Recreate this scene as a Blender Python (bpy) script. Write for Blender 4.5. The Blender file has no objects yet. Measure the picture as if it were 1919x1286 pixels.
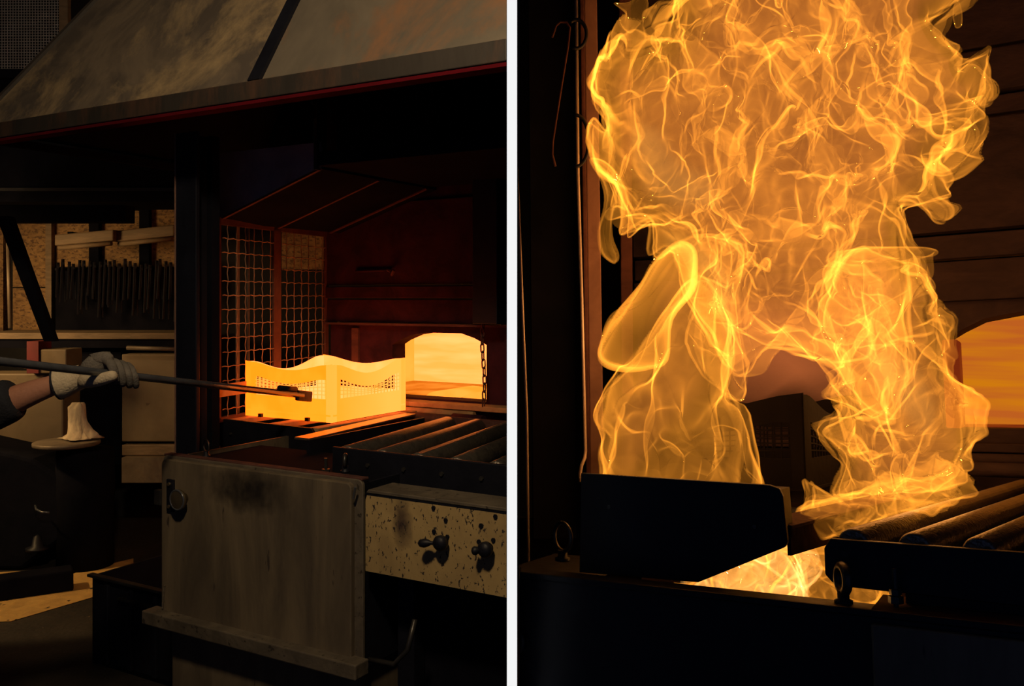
import bpy, bmesh, math, random
import numpy as np
from mathutils import Vector, Matrix
random.seed(4)
sc = bpy.context.scene
# ------------------------------------------------------------------ camera, world, lights
F, PX, PY, CZ = 1700.0, 959.5, 560.0, 1.5          # focal length and horizon for the 1919x1286 frame
cam = bpy.data.objects.new('camera', bpy.data.cameras.new('camera')); sc.collection.objects.link(cam)
cam.data.sensor_width = 36; cam.data.lens = F / 1919 * 36; cam.location = (0, 0, CZ)
cam.rotation_euler = (math.pi / 2, 0, 0); cam.data.shift_y = -(643 - PY) / 1919; cam.data.clip_start = .02
sc.camera = cam
sc.view_settings.view_transform = 'Standard'; sc.view_settings.look = 'None'
sc.view_settings.exposure = 0; sc.view_settings.gamma = 1; sc.view_settings.use_curve_mapping = False
sc.cycles.transparent_max_bounces = 96; sc.cycles.max_bounces = 5; sc.cycles.diffuse_bounces = 2; sc.cycles.glossy_bounces = 2; sc.cycles.transmission_bounces = 1; sc.cycles.volume_bounces = 0
sc.cycles.use_adaptive_sampling = True; sc.cycles.adaptive_threshold = .08; sc.cycles.adaptive_min_samples = 12
sc.cycles.use_denoising = True
wd = bpy.data.worlds.new('world'); sc.world = wd; wd.use_nodes = True
wd.node_tree.nodes['Background'].inputs[0].default_value = (.30, .42, 1, 1)
wd.node_tree.nodes['Background'].inputs[1].default_value = .06

def lamp(name, kind, loc, power, col, size=.2, aim=None, **kw):
    d = bpy.data.lights.new(name, kind); d.energy = power; d.color = col
    if kind == 'AREA': d.size = size
    else: d.shadow_soft_size = size
    for k, v in kw.items(): setattr(d, k, v)
    o = bpy.data.objects.new(name, d); sc.collection.objects.link(o); o.location = loc
    if aim: o.rotation_euler = (Vector(aim) - Vector(loc)).to_track_quat('-Z', 'Y').to_euler()
    return o
WARM = (1, .73, .43)
lamp('work_lamp', 'SPOT', (-.5, .95, 2.85), 98, WARM, .1, (-1.2, 2.9, 1.4), spot_size=1.65, spot_blend=.35)
lamp('room_lamp', 'AREA', (-3.6, 4.6, 1.75), 8, (1, .60, .24), .4, (-2.6, 6.1, 1.1), spread=1.9)
lamp('floor_stripe_spot', 'SPOT', (-3.9, 3.9, 2.4), 130, (1, .62, .25), .05, (-2.3, 4.7, 0), spot_size=.55, spot_blend=.3)  # unseen spot added to brighten the yellow stripe on the floor
FIRE = (1, .42, .12)
# (the fire's own lamps sit with the fire builder below)

# ------------------------------------------------------------------ frames of the two bays
U = Vector((.8668, -.4987, 0)); V = Vector((.4987, .8668, 0)); O = Vector((-1.164, 3.0, 0)); ZZ = Vector((0, 0, 1))
def L(u, v, z): return O + U * u + V * v + ZZ * z
TH = math.atan(190 / 1700)
RX = Vector((1, 0, 0)); RY = Vector((0, math.cos(TH), -math.sin(TH))); RZ = Vector((0, math.sin(TH), math.cos(TH)))
CAM = Vector((0, 0, CZ))
RU = RX * .8658 - RY * .5004; RV = RX * .5004 + RY * .8658; RO = CAM + RX * .0104 + RY * 1.68
def R(u, v, z): return RO + RU * u + RV * v + RZ * z
RW = (RV + RU * .19)                                # slanting axis of the right bay's rollers and tray
LW = (V - U * .16)
def at(px, py, Y): return Vector(((px - PX) / F * Y, Y, CZ + (PY - py) / F * Y))

# ------------------------------------------------------------------ mesh helpers
class MB:
    def __init__(s): s.v = []; s.f = []
    def add(s, vs, fs):
        n = len(s.v); s.v += [Vector(p) for p in vs]; s.f += [tuple(i + n for i in f) for f in fs]; return s
    def box(s, o, a, b, c):
        o, a, b, c = map(Vector, (o, a, b, c))
        if a.cross(b).dot(c) < 0: a, b = b, a
        return s.add([o, o+a, o+a+b, o+b, o+c, o+a+c, o+a+b+c, o+b+c],
                     [(3,2,1,0),(4,5,6,7),(0,1,5,4),(1,2,6,5),(2,3,7,6),(3,0,4,7)])
    def prism(s, pts, e):
        n = len(pts); pts = [Vector(p) for p in pts]; e = Vector(e)
        nn = sum(((pts[i]-pts[0]).cross(pts[(i+1) % n]-pts[0]) for i in range(n)), Vector())
        if nn.dot(e) > 0: pts = pts[::-1]
        return s.add(pts + [p + e for p in pts], [tuple(range(n)), tuple(range(2*n-1, n-1, -1))] +
                     [((i+1) % n, i, n+i, n+(i+1) % n) for i in range(n)])
    def tube(s, path, r, n=8, cap=True, closed=False):
        path = [Vector(p) for p in path]; m = len(path); rs = r if isinstance(r, (list, tuple)) else [r]*m
        vs = []; up = None
        for i, p in enumerate(path):
            if closed: t = path[(i+1) % m] - path[i-1]
            else: t = path[min(i+1, m-1)] - path[max(i-1, 0)]
            t.normalize()
            if up is None:
                up = Vector((0, 0, 1)) if abs(t.z) < .9 else Vector((1, 0, 0))
            a = t.cross(up).normalized(); b = a.cross(t).normalized(); up = b
            vs += [p + (a * math.cos(2*math.pi*k/n) + b * math.sin(2*math.pi*k/n)) * rs[i] for k in range(n)]
        fs = []
        for i in range(m if closed else m-1):
            j = (i+1) % m
            fs += [(i*n+k, j*n+k, j*n+(k+1) % n, i*n+(k+1) % n) for k in range(n)]
        if cap and not closed: fs += [tuple(range(n)), tuple(range(m*n-1, (m-1)*n-1, -1))]
        return s.add(vs, [f[::-1] for f in fs])
    def cyl(s, a, b, r, n=16): return s.tube([a, b], r, n)
    def ring(s, c, ax, R_, r, n=20, k=8, a0=0, a1=2*math.pi):
        ax = Vector(ax).normalized(); e1 = ax.orthogonal().normalized() if abs(ax.z) > .9 else ax.cross(ZZ).normalized(); e2 = ax.cross(e1)
        full = abs(a1 - a0) > 6.28
        pts = [Vector(c) + (e1*math.cos(a0+(a1-a0)*i/n) + e2*math.sin(a0+(a1-a0)*i/n))*R_ for i in range(n if full else n+1)]
        return s.tube(pts, r, k, closed=full)
    def lathe(s, c, ax, prof, n=20):               # prof: (distance along axis, radius)
        ax = Vector(ax).normalized(); a = ax.orthogonal().normalized(); b = ax.cross(a); c = Vector(c); m = len(prof)
        vs = [c + ax*h + (a*math.cos(2*math.pi*k/n) + b*math.sin(2*math.pi*k/n))*max(q, 1e-4) for h, q in prof for k in range(n)]
        fs = [(i*n+k, i*n+(k+1) % n, (i+1)*n+(k+1) % n, (i+1)*n+k) for i in range(m-1) for k in range(n)]
        return s.add(vs, fs + [tuple(range(n-1, -1, -1)), tuple(range((m-1)*n, m*n))])
    def bolt(s, c, ax, r, h): return s.tube([Vector(c), Vector(c) + Vector(ax).normalized()*h], r, 6)
    def build(s, name, mat, parent=None, smooth=False, bevel=0, clip=0, seg=2):
        bm = bmesh.new(); vs = [bm.verts.new(p) for p in s.v]
        for f in s.f:
            try: bm.faces.new([vs[i] for i in f])
            except ValueError: pass
        if clip:
            g = bmesh.ops.bisect_plane(bm, geom=bm.verts[:]+bm.edges[:]+bm.faces[:], plane_co=(clip*.014, 0, 0), plane_no=(-clip, 0, 0), clear_outer=True)
            ed = [e for e in g['geom_cut'] if isinstance(e, bmesh.types.BMEdge)]
            if ed: bmesh.ops.holes_fill(bm, edges=ed)
        lo = Vector([min(v.co[i] for v in bm.verts) for i in range(3)]); hi = Vector([max(v.co[i] for v in bm.verts) for i in range(3)])
        c = Vector(((lo.x+hi.x)/2, (lo.y+hi.y)/2, lo.z))
        for v in bm.verts: v.co -= c
        if smooth:
            for f in bm.faces: f.smooth = len(f.verts) <= 4
        me = bpy.data.meshes.new(name); bm.to_mesh(me); bm.free()
        o = bpy.data.objects.new(name, me); sc.collection.objects.link(o)
        if mat: me.materials.append(mat)
        o.location = c - (Vector(parent['base']) if parent else Vector((0, 0, 0)))
        o['base'] = c
        if parent: o.parent = parent; o['base'] = c
        if bevel:
            b = o.modifiers.new('bevel', 'BEVEL'); b.width = bevel; b.segments = seg; b.limit_method = 'ANGLE'
        return o
def tag(o, label=None, cat=None, group=None, kind=None):
    if label: o['label'] = label
    if cat: o['category'] = cat
    if group: o['group'] = group
    if kind: o['kind'] = kind
    return o
def thing(name, loc, label, cat, group=None, kind=None):
    o = bpy.data.objects.new(name, None); sc.collection.objects.link(o); o.location = loc; o.empty_display_size = .05
    o['base'] = Vector(loc); return tag(o, label, cat, group, kind)

# ------------------------------------------------------------------ materials
def N(nt, t, **kw):
    n = nt.nodes.new(t)
    for k, v in kw.items():
        if k in n.inputs: n.inputs[k].default_value = v
        else: setattr(n, k, v)
    return n
def newmat(name):
    m = bpy.data.materials.new(name); m.use_nodes = True; nt = m.node_tree; nt.nodes.clear()
    return m, nt, nt.nodes.new('ShaderNodeOutputMaterial')
def ramp(nt, a, b, ca, cb):
    r = nt.nodes.new('ShaderNodeValToRGB'); e = r.color_ramp.elements
    e[0].position = a; e[0].color = (*ca, 1); e[1].position = b; e[1].color = (*cb, 1); return r
def surf(name, col, col2=None, scale=6, stretch=(1, 1, 1), rough=.6, metal=0, bump=.15, spots=None, spot_scale=60, spot_t=.62, fine=40, spec=.5, lo=.35, hi=.65, third=None, third_scale=2, stain=None):
    m, nt, out = newmat(name); lk = nt.links.new
    p = N(nt, 'ShaderNodeBsdfPrincipled', Roughness=rough, Metallic=metal); p.inputs['Specular IOR Level'].default_value = spec
    tc = N(nt, 'ShaderNodeTexCoord'); mp = N(nt, 'ShaderNodeMapping'); mp.inputs['Scale'].default_value = stretch
    lk(tc.outputs['Object'], mp.inputs[0])
    n1 = N(nt, 'ShaderNodeTexNoise', Scale=scale, Detail=4.0, Roughness=.65, Distortion=.6); lk(mp.outputs[0], n1.inputs['Vector'])
    r1 = ramp(nt, lo, hi, col, col2 or [c*.5 for c in col]); lk(n1.outputs[0], r1.inputs[0]); c = r1.outputs[0]
    if third:
        n3 = N(nt, 'ShaderNodeTexNoise', Scale=third_scale, Detail=7.0, Roughness=.7, Distortion=.25); lk(mp.outputs[0], n3.inputs['Vector'])
        r3 = ramp(nt, .5, .66, (0, 0, 0), (1, 1, 1)); lk(n3.outputs[0], r3.inputs[0])
        mx = N(nt, 'ShaderNodeMix', data_type='RGBA'); lk(r3.outputs[0], mx.inputs['Factor']); lk(c, mx.inputs[6]); mx.inputs[7].default_value = (*third, 1); c = mx.outputs[2]
    if stain:                                        # (centre, half-widths along U and Z, colour): a smear of soot with its own outline
        cen, (hu, hz), sc_ = stain
        sb_ = N(nt, 'ShaderNodeVectorMath', operation='SUBTRACT'); lk(tc.outputs['Object'], sb_.inputs[0]); sb_.inputs[1].default_value = cen
        comp = []
        for axv in (tuple(U/hu), (0, 0, 1/hz)):
            dt = N(nt, 'ShaderNodeVectorMath', operation='DOT_PRODUCT'); lk(sb_.outputs[0], dt.inputs[0]); dt.inputs[1].default_value = axv
            pw = N(nt, 'ShaderNodeMath', operation='POWER'); lk(dt.outputs['Value'], pw.inputs[0]); pw.inputs[1].default_value = 2.0; comp.append(pw)
        ad = N(nt, 'ShaderNodeMath', operation='ADD'); lk(comp[0].outputs[0], ad.inputs[0]); lk(comp[1].outputs[0], ad.inputs[1])
        ns = N(nt, 'ShaderNodeTexNoise', Scale=22.0, Detail=4.0); lk(tc.outputs['Object'], ns.inputs['Vector'])
        a2 = N(nt, 'ShaderNodeMath', operation='MULTIPLY_ADD'); lk(ns.outputs[0], a2.inputs[0]); a2.inputs[1].default_value = .8; lk(ad.outputs[0], a2.inputs[2])
        rs = ramp(nt, .35, 1.45, (1, 1, 1), (0, 0, 0)); lk(a2.outputs[0], rs.inputs[0])
        mx = N(nt, 'ShaderNodeMix', data_type='RGBA'); lk(rs.outputs[0], mx.inputs['Factor']); lk(c, mx.inputs[6]); mx.inputs[7].default_value = (*sc_, 1); c = mx.outputs[2]
    if spots:
        n2 = N(nt, 'ShaderNodeTexNoise', Scale=spot_scale, Detail=3.0, Roughness=.6); lk(mp.outputs[0], n2.inputs['Vector'])
        r2 = ramp(nt, spot_t, spot_t+.04, (0, 0, 0), (1, 1, 1)); lk(n2.outputs[0], r2.inputs[0])
        mx = N(nt, 'ShaderNodeMix', data_type='RGBA'); lk(r2.outputs[0], mx.inputs['Factor']); lk(c, mx.inputs[6]); mx.inputs[7].default_value = (*spots, 1); c = mx.outputs[2]
    lk(c, p.inputs['Base Color'])
    if bump:
        nb = N(nt, 'ShaderNodeTexNoise', Scale=fine, Detail=2.0); lk(mp.outputs[0], nb.inputs['Vector'])
        b = N(nt, 'ShaderNodeBump', Strength=bump, Distance=.01); lk(nb.outputs[0], b.inputs['Height']); lk(b.outputs[0], p.inputs['Normal'])
    lk(p.outputs[0], out.inputs[0]); return m
def glow(name, ca, cb, strength, axis=None, a=0, b=1, scale=3, stretch=(1, 1, 1), amt=.3):
    """incandescent matter: hotter and cooler zones set by its temperature (noise, or a run along an axis)"""
    m, nt, out = newmat(name); lk = nt.links.new
    tc = N(nt, 'ShaderNodeTexCoord'); mp = N(nt, 'ShaderNodeMapping'); mp.inputs['Scale'].default_value = stretch
    lk(tc.outputs['Object'], mp.inputs[0])
    n1 = N(nt, 'ShaderNodeTexNoise', Scale=scale, Detail=3.0); lk(mp.outputs[0], n1.inputs['Vector'])
    if axis is not None:
        dt = N(nt, 'ShaderNodeVectorMath', operation='DOT_PRODUCT'); lk(tc.outputs['Object'], dt.inputs[0]); dt.inputs[1].default_value = axis
        mr = N(nt, 'ShaderNodeMapRange'); lk(dt.outputs['Value'], mr.inputs[0]); mr.inputs[1].default_value = a; mr.inputs[2].default_value = b
        ma = N(nt, 'ShaderNodeMath', operation='MULTIPLY_ADD'); lk(n1.outputs[0], ma.inputs[0]); ma.inputs[1].default_value = amt; lk(mr.outputs[0], ma.inputs[2]); fac = ma.outputs[0]
        r = ramp(nt, amt*.5, 1+amt*.5, ca, cb)
    else:
        r = ramp(nt, .4, .62, ca, cb); fac = n1.outputs[0]
    lk(fac, r.inputs[0])
    e = N(nt, 'ShaderNodeEmission', Strength=strength); lk(r.outputs[0], e.inputs[0])
    lk(e.outputs[0], out.inputs[0]); return m

M = {}
M['hood'] = surf('hood sheet metal', (.19, .15, .105), (.10, .082, .066), 3.0, (1, 1, .8), .62, .0, .12, third=(.38, .28, .15), third_scale=2.2, lo=.4, hi=.58)
M['hood_rust'] = surf('rusty hood sheet metal', (.165, .14, .105), (.10, .088, .070), 2.6, (1, 1, .5), .65, 0, .12, third=(.22, .115, .06), third_scale=3)
M['lip'] = surf('hood lip steel', (.040, .033, .027), (.024, .021, .018), 5, (1, 1, .3), .6, .1, .1, third=(.085, .045, .028), third_scale=5)
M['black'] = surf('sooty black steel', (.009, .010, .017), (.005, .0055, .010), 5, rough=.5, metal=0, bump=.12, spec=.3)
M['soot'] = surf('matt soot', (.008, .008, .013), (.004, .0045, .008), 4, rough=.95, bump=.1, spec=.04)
M['steel'] = surf('worn dark steel', (.07, .065, .06), (.03, .03, .03), 8, rough=.4, metal=.6, bump=.1)
M['roller'] = surf('scaled roller steel', (.24, .21, .17), (.14, .125, .11), 30, rough=.36, metal=.75, bump=.25, fine=160)
M['tank'] = surf('brushed tank steel', (.19, .15, .095), (.10, .08, .056), 3.0, (2.5, 2.5, .5), .55, .15, .08, spots=(.06, .045, .035), spot_scale=22, spot_t=.68)
M['tank_front'] = surf('stained tank front', (.215, .168, .105), (.105, .083, .058), 3.0, (2.5, 2.5, .5), .55, .1, .08, spots=(.06, .045, .035), spot_scale=22, spot_t=.68, stain=(tuple(U*-.01 + ZZ*.455), (.26, .10), (.022, .018, .015)))
M['ledge'] = surf('ledge steel', (.17, .14, .10), (.10, .083, .062), 8, rough=.55, metal=.2, bump=.2, spots=(.05, .04, .03), spot_scale=50, spot_t=.62)
M['yellow'] = surf('chipped yellow paint', (.46, .33, .14), (.34, .24, .105), 6, (1, 1, .6), .55, 0, .08, spots=(.035, .028, .025), spot_scale=105, spot_t=.60, stain=(tuple(U*-.075 + ZZ*.15), (.05, .10), (.06, .038, .03)))
M['rust'] = surf('hot rusty plate', (.050, .015, .022), (.024, .009, .014), 7, rough=.85, bump=.35, metal=0, fine=25, spec=.08)
M['rust2'] = surf('brown scaled plate', (.13, .055, .042), (.07, .032, .028), 5, (1, 1, 2), .85, bump=.3, fine=30, spec=.12)
M['plate'] = surf('brown furnace plate', (.085, .055, .047), (.045, .032, .030), 5, (1, 1, 2), .85, bump=.3, fine=30, spec=.12)
M['fire_brick'] = surf('furnace mouth brick', (.30, .12, .06), (.18, .07, .04), 9, rough=.85, bump=.4)
M['crate_hot'] = None
M['crate_cold'] = surf('cold crate steel', (.013, .011, .011), (.008, .007, .008), 6, rough=.8, metal=0, bump=.1, spec=.06)
M['osb'] = surf('strand board', (.34, .20, .075), (.18, .10, .04), 26, (1, 1, 1.6), .8, 0, .2, spots=(.12, .065, .03), spot_scale=34, spot_t=.55)
M['wood'] = surf('dim timber', (.22, .15, .085), (.13, .09, .05), 5, (1, 1, 6), .7)
M['cream'] = surf('stained cream metal', (.19, .14, .08), (.14, .105, .06), 3, rough=.6, bump=.05, spots=(.10, .07, .04), spot_scale=16, spot_t=.68)
M['greybeige'] = surf('worn grey bench steel', (.20, .155, .105), (.12, .09, .065), 5, rough=.55, metal=.2)
M['red'] = surf('red glow under hood lip', (.10, .005, .010), (.07, .004, .007), 4, bump=0, spec=.03, rough=.9)  # red put into the colour for furnace glow under the hood lip
M['redbox'] = surf('red card', (.17, .015, .018), (.12, .011, .013), 4, bump=0)
M['floor'] = surf('oily workshop floor', (.035, .027, .019), (.014, .011, .009), 3, rough=.7, bump=.35, spots=(.20, .15, .09), spot_scale=34, spot_t=.70)
M['paint'] = surf('mottled floor yellow', (.62, .38, .11), (.45, .27, .08), 9, rough=.7, spots=(.03, .024, .018), spot_scale=12, spot_t=.64)
M['wallm'] = surf('dark workshop wall', (.008, .008, .010), (.005, .005, .007), 3, rough=.9)
M['skin'] = surf('skin', (.40, .19, .12), (.33, .15, .09), 9, rough=.55, bump=.1, fine=90)
M['glove'] = surf('grey work glove cloth', (.15, .132, .11), (.075, .068, .06), 16, rough=.9, bump=.35, fine=220)
M['glove_tan'] = surf('tan leather of the glove', (.52, .43, .29), (.38, .31, .21), 14, rough=.85, bump=.3, fine=150)
M['navy'] = surf('navy work cloth', (.007, .008, .014), (.004, .005, .009), 9, rough=.9, bump=.3, fine=140)
M['jeans'] = surf('blue work trousers', (.05, .065, .11), (.03, .04, .07), 12, rough=.9, bump=.2, fine=150)
M['pole'] = surf('polished pole steel', (.085, .09, .105), (.05, .053, .06), 8, rough=.22, metal=0, spec=1.0, bump=.04)
M['rag'] = surf('white rag', (.62, .50, .34), (.42, .33, .22), 7, rough=.9, bump=.3)
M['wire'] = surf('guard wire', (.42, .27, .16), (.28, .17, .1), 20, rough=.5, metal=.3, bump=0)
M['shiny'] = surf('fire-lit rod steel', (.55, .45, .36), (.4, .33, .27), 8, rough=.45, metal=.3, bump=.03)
M['glowbar'] = surf('glow-lit flat bar', (.50, .30, .13), (.36, .20, .09), 12, rough=.7, bump=.15, spec=.2)  # strong orange in the colour carries crate and furnace glow on these bars
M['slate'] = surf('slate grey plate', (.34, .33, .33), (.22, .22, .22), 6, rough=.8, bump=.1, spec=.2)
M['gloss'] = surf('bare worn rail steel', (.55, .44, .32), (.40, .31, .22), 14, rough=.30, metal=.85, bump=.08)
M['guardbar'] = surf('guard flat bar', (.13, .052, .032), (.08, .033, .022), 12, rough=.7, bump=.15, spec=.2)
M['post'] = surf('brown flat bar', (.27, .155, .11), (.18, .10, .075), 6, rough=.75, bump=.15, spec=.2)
M['brass'] = surf('scuffed metal knob', (.30, .24, .16), (.2, .16, .1), 12, rough=.3, metal=.8, bump=.05)

# ------------------------------------------------------------------ setting
m = MB().box((-6, -2, -.05), (12, 0, 0), (0, 10, 0), (0, 0, .05)); tag(m.build('floor', M['floor']), kind='structure')
m = MB().box((-6, -2, 3.7), (12, 0, 0), (0, 10, 0), (0, 0, .05)); tag(m.build('ceiling', M['wallm']), kind='structure')
wall_back = tag(MB().box((-6, 6.25, 0), (12, 0, 0), (0, .1, 0), (0, 0, 3.7)).build('wall_back', M['wallm']), kind='structure')
tag(MB().box((-6.1, -2, 0), (.1, 0, 0), (0, 10, 0), (0, 0, 3.7)).build('wall_left', M['wallm']), kind='structure')
tag(MB().box((6, -2, 0), (.1, 0, 0), (0, 10, 0), (0, 0, 3.7)).build('wall_right', M['wallm']), kind='structure')
YF = 1.55; HW = 9.5 / F * YF
tag(MB().box((-HW, YF+.004, .0), (2*HW, 0, 0), (0, 4.6, 0), (0, 0, 3.7)).build('added_divider', M['soot']), kind='structure')  # added divider, not part of the workshop; keeps each bay's light apart
mm, nt, out = newmat('white glowing divider edge'); e = N(nt, 'ShaderNodeEmission', Strength=.91); e.inputs[0].default_value = (1, 1, 1, 1); nt.links.new(e.outputs[0], out.inputs[0])  # self-lit white edge added to the divider, not a lamp
tag(MB().box((-HW, YF-.004, .6), (2*HW, 0, 0), (0, .008, 0), (0, 0, 1.9)).build('added_glow_edge_1', mm), kind='structure')

# OSB sheets and studs on the back wall
for x0, x1, y0, y1 in ((-140, 6, 380, 640), (24, 87, 413, 538), (24, 87, 540, 640), (100, 168, 392, 500), (188, 262, 395, 500), (282, 345, 384, 500), (528, 640, 384, 505)):
    a = at(x0, y1, 6.2); b = at(x1, y0, 6.2)
    MB().box((a.x, 6.2, a.z), (b.x-a.x, 0, 0), (0, .05, 0), (0, 0, b.z-a.z)).build('strand_board_panel', M['osb'], wall_back)
for x0, x1 in ((88, 99), (169, 187), (263, 281)):
    a = at(x0, 640, 6.17); b = at(x1, 380, 6.17)
    MB().box((a.x, 6.15, a.z), (b.x-a.x, 0, 0), (0, .1, 0), (0, 0, b.z-a.z)).build('stud', M['wood'] if x0 == 88 else M['soot'], wall_back)

# ------------------------------------------------------------------ LEFT BAY: extraction hood
SL = math.radians(60); HS = V*math.cos(SL) + ZZ*math.sin(SL)
hood = thing('extraction_hood', L(.2, .2, 2.1), 'huge brown sheet-metal extraction hood sloping over the quench tank', 'hood')
HB = -1.12; SEAM = .415; HT = 1.35
def HP(u, s): return L(u, .012, 2.166) + HS*s
nrm = U.cross(HS).normalized()
MB().prism([HP(HB, 0), HP(SEAM-.02, 0), HP(SEAM-.02, HT), HP(HB+.86*HT*.62, HT)], -nrm*.008).build('face_sheet', M['hood'], hood)
MB().prism([HP(SEAM-.02, 0), HP(1.6, 0), HP(1.6, HT), HP(SEAM-.02, HT)], -nrm*.008).build('face_sheet', M['hood_rust'], hood, clip=-1)
MB().prism([HP(SEAM-.02, .004) + nrm*.0, HP(SEAM+.03, .004), HP(SEAM+.03, HT), HP(SEAM-.02, HT)], nrm*.012).build('seam_strip', M['black'], hood)
e0 = HP(HB, 0); e1 = HP(HB+.86*HT*.62, HT)
MB().tube([e0 + nrm*.004, e1 + nrm*.004], .012, 6).build('hip_edge', M['lip'], hood)
MB().prism([e0, e1, e1 + V*1.2, L(HB, 1.6, 2.166)], -U*.008).build('side_sheet', M['soot'], hood)
MB().box(L(HB-.02, -.012, 2.11), U*2.9, V*.022, ZZ*.058).build('front_lip', M['lip'], hood, clip=-1, bevel=.003)
MB().box(L(HB-.02, -.008, 2.098), U*2.9, V*.05, ZZ*.010).build('glow_red_flange', M['red'], hood, clip=-1)  # red colour stands for glow on the lip's underside
MB().box(L(HB, .02, 2.12), U*.03, V*1.5, ZZ*.03).build('side_lip', M['soot'], hood)
MB().box(L(-1.0, 1.5, 2.1), U*3, V*.03, ZZ*1.2).build('rear_sheet', M['soot'], hood, clip=-1)

# wire screen far behind the hood
ws = thing('wire_screen', (-2.9, 5.2, 2.6), 'dark wire screen in a frame up behind the hood, top left corner', 'screen')
a = at(-60, 130, 5.2); b = at(112, -30, 5.2); g = MB()
w_, h_ = b.x-a.x, b.z-a.z
for i in range(34): g.box((a.x + w_*i/33, 5.2, a.z), (.004, 0, 0), (0, .004, 0), (0, 0, h_))
for i in range(32): g.box((a.x, 5.196, a.z + h_*i/31), (w_, 0, 0), (0, .004, 0), (0, 0, .004))
tag(g.build('wire_grid', M['slate'], ws), kind='stuff')
MB().box((b.x, 5.19, a.z), (.05, 0, 0), (0, .04, 0), (0, 0, h_)).build('frame_bar', M['wood'], ws)
MB().box((a.x, 5.19, a.z-.05), (w_+.05, 0, 0), (0, .04, 0), (0, 0, .05)).build('frame_bar', M['soot'], ws)

# ------------------------------------------------------------------ furnace builder pieces
def arch_wall(P, u0, u1, z0, z1, opening, thick, mat, parent, clip=0):
    """wall plate with an arched hole: P(u, dv, z) gives points; opening = (ul, ur, zb, [(u,z) arch points])"""
    ul, ur, zb, arch = opening
    q = [(ul, zb)] + arch + [(ur, zb)]
    # outer polygon split into quads around the hole (left, right, below, above strips)
    mb = MB(); e = P(0, thick, 0) - P(0, 0, 0)
    def poly(pts): mb.prism([P(a, 0, b) for a, b in pts], e)
    poly([(u0, z0), (ul, z0), (ul, z1), (u0, z1)]); poly([(ur, z0), (u1, z0), (u1, z1), (ur, z1)])
    poly([(ul, z0), (ur, z0), (ur, zb), (ul, zb)])
    for (a0, b0), (a1, b1) in zip(arch[:-1], arch[1:]): poly([(a0, b0), (a1, b1), (a1, z1), (a0, z1)])
    return mb.build('front_plate', mat, parent, clip=clip)
def chamber(P, ul, ur, zb, zt, d0, d1, mats, parent, clip=0):
    back, side = mats
    def q(pts, n, mt, e): MB().prism([P(*p) for p in pts], e).build(n, mt, parent, clip=clip)
    W = P(1, 0, 0)-P(0, 0, 0); D = P(0, 1, 0)-P(0, 0, 0); Zv = P(0, 0, 1)-P(0, 0, 0)
    wl = .42
    q([(ul-wl, d1, zb-.02), (ur+.05, d1, zb-.02), (ur+.05, d1, zt+.05), (ul-wl, d1, zt+.05)], 'chamber_back', back, D*.03)
    q([(ul-wl, d0, zb-.02), (ul-wl, d1, zb-.02), (ul-wl, d1, zt+.05), (ul-wl, d0, zt+.05)], 'chamber_side', side, -W*.03)
    q([(ur+.02, d0, zb-.02), (ur+.05, d1, zb-.02), (ur+.05, d1, zt+.05), (ur+.02, d0, zt+.05)], 'chamber_side', side, W*.03)
    q([(ul-wl, d0, zt+.05), (ur+.05, d0, zt+.05), (ur+.05, d1, zt+.05), (ul-wl, d1, zt+.05)], 'chamber_roof', side, Zv*.03)
    q([(ul-wl, d0, zb-.01), (ur+.05, d0, zb-.01), (ur+.05, d1, zb-.01), (ul-wl, d1, zb-.01)], 'chamber_hearth', M['hearth'], -Zv*.03)
M['furn_back'] = glow('white-hot furnace lining', (3.0, .54, .085), (3.2, .68, .17), .98, scale=3.2, stretch=(.6, .6, 4.5))
M['furn_side'] = glow('yellow-hot furnace lining', (1.8, .42, .03), (1.9, .52, .06), .95, scale=4)
M['hearth'] = glow('orange-hot hearth', (1.0, .20, .008), (1.4, .36, .03), .8, scale=5)

FV = 1.377
def PF(u, d, z): return L(u, FV + d, z)
fur = thing('furnace', L(.1, 1.6, 0), 'soot-red furnace front with a glowing yellow arched mouth behind the mesh guard', 'furnace')
arch = [(-.095, 1.285), (-.06, 1.305), (.012, 1.332), (.10, 1.345), (.29, 1.345), (.36, 1.325), (.422, 1.297)]
arch_wall(PF, -.47, .70, .6, 1.385, (-.095, .422, 1.045, arch), .10, M['rust'], fur, clip=-1)
chamber(PF, -.095, .422, 1.05, 1.33, .10, .75, (M['furn_back'], M['furn_side']), fur, clip=-1)
for z0, z1, dv in ((1.388, 1.497, -.03), (1.503, 1.558, -.045), (1.566, 1.95, -.03), (1.955, 2.7, -.02)):
    MB().box(L(-.48, FV+dv, z0), U*1.3, V*.05, ZZ*(z1-z0)).build('door_panel', M['rust'], fur, clip=-1, bevel=.004)
MB().box(L(-.48, FV-.05, 1.376), U*1.3, V*.06, ZZ*.01).build('door_ledge', M['rust2'], fur, clip=-1)
MB().box(L(-.45, FV+.03, .3), U*1.3, V*.9, ZZ*2.3).build('body', M['soot'], fur, clip=-1) if False else None
MB().prism([L(-.33, FV-.012, 1.06), L(-.29, FV-.012, 1.06), L(-.29, FV-.012, 1.36), L(-.33, FV-.012, 1.36)], V*.012).build('rib', M['rust2'], fur)
MB().tube([L(-.10, FV-.03, 1.635), L(-.055, FV-.06, 1.625), L(-.04, FV-.075, 1.61), L(-.03, FV-.075, 1.63)], .008, 6).build('hook', M['rust2'], fur)
MB().tube([L(-.28, FV-.04, 1.63), L(-.10, FV-.04, 1.632)], .007, 6).build('bar', M['rust'], fur)
# hearth lumps: two low humps in the mouth
for uc, r in ((.11, .085), (.30, .07)):
    pts = [L(uc+r*math.cos(a), FV+.10, 1.035 + .035*math.sin(a)) for a in np.linspace(0, math.pi, 10)]
    MB().prism(pts, V*.3).build('hearth_hump', M['furn_side'], fur, smooth=True, clip=-1)
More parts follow.
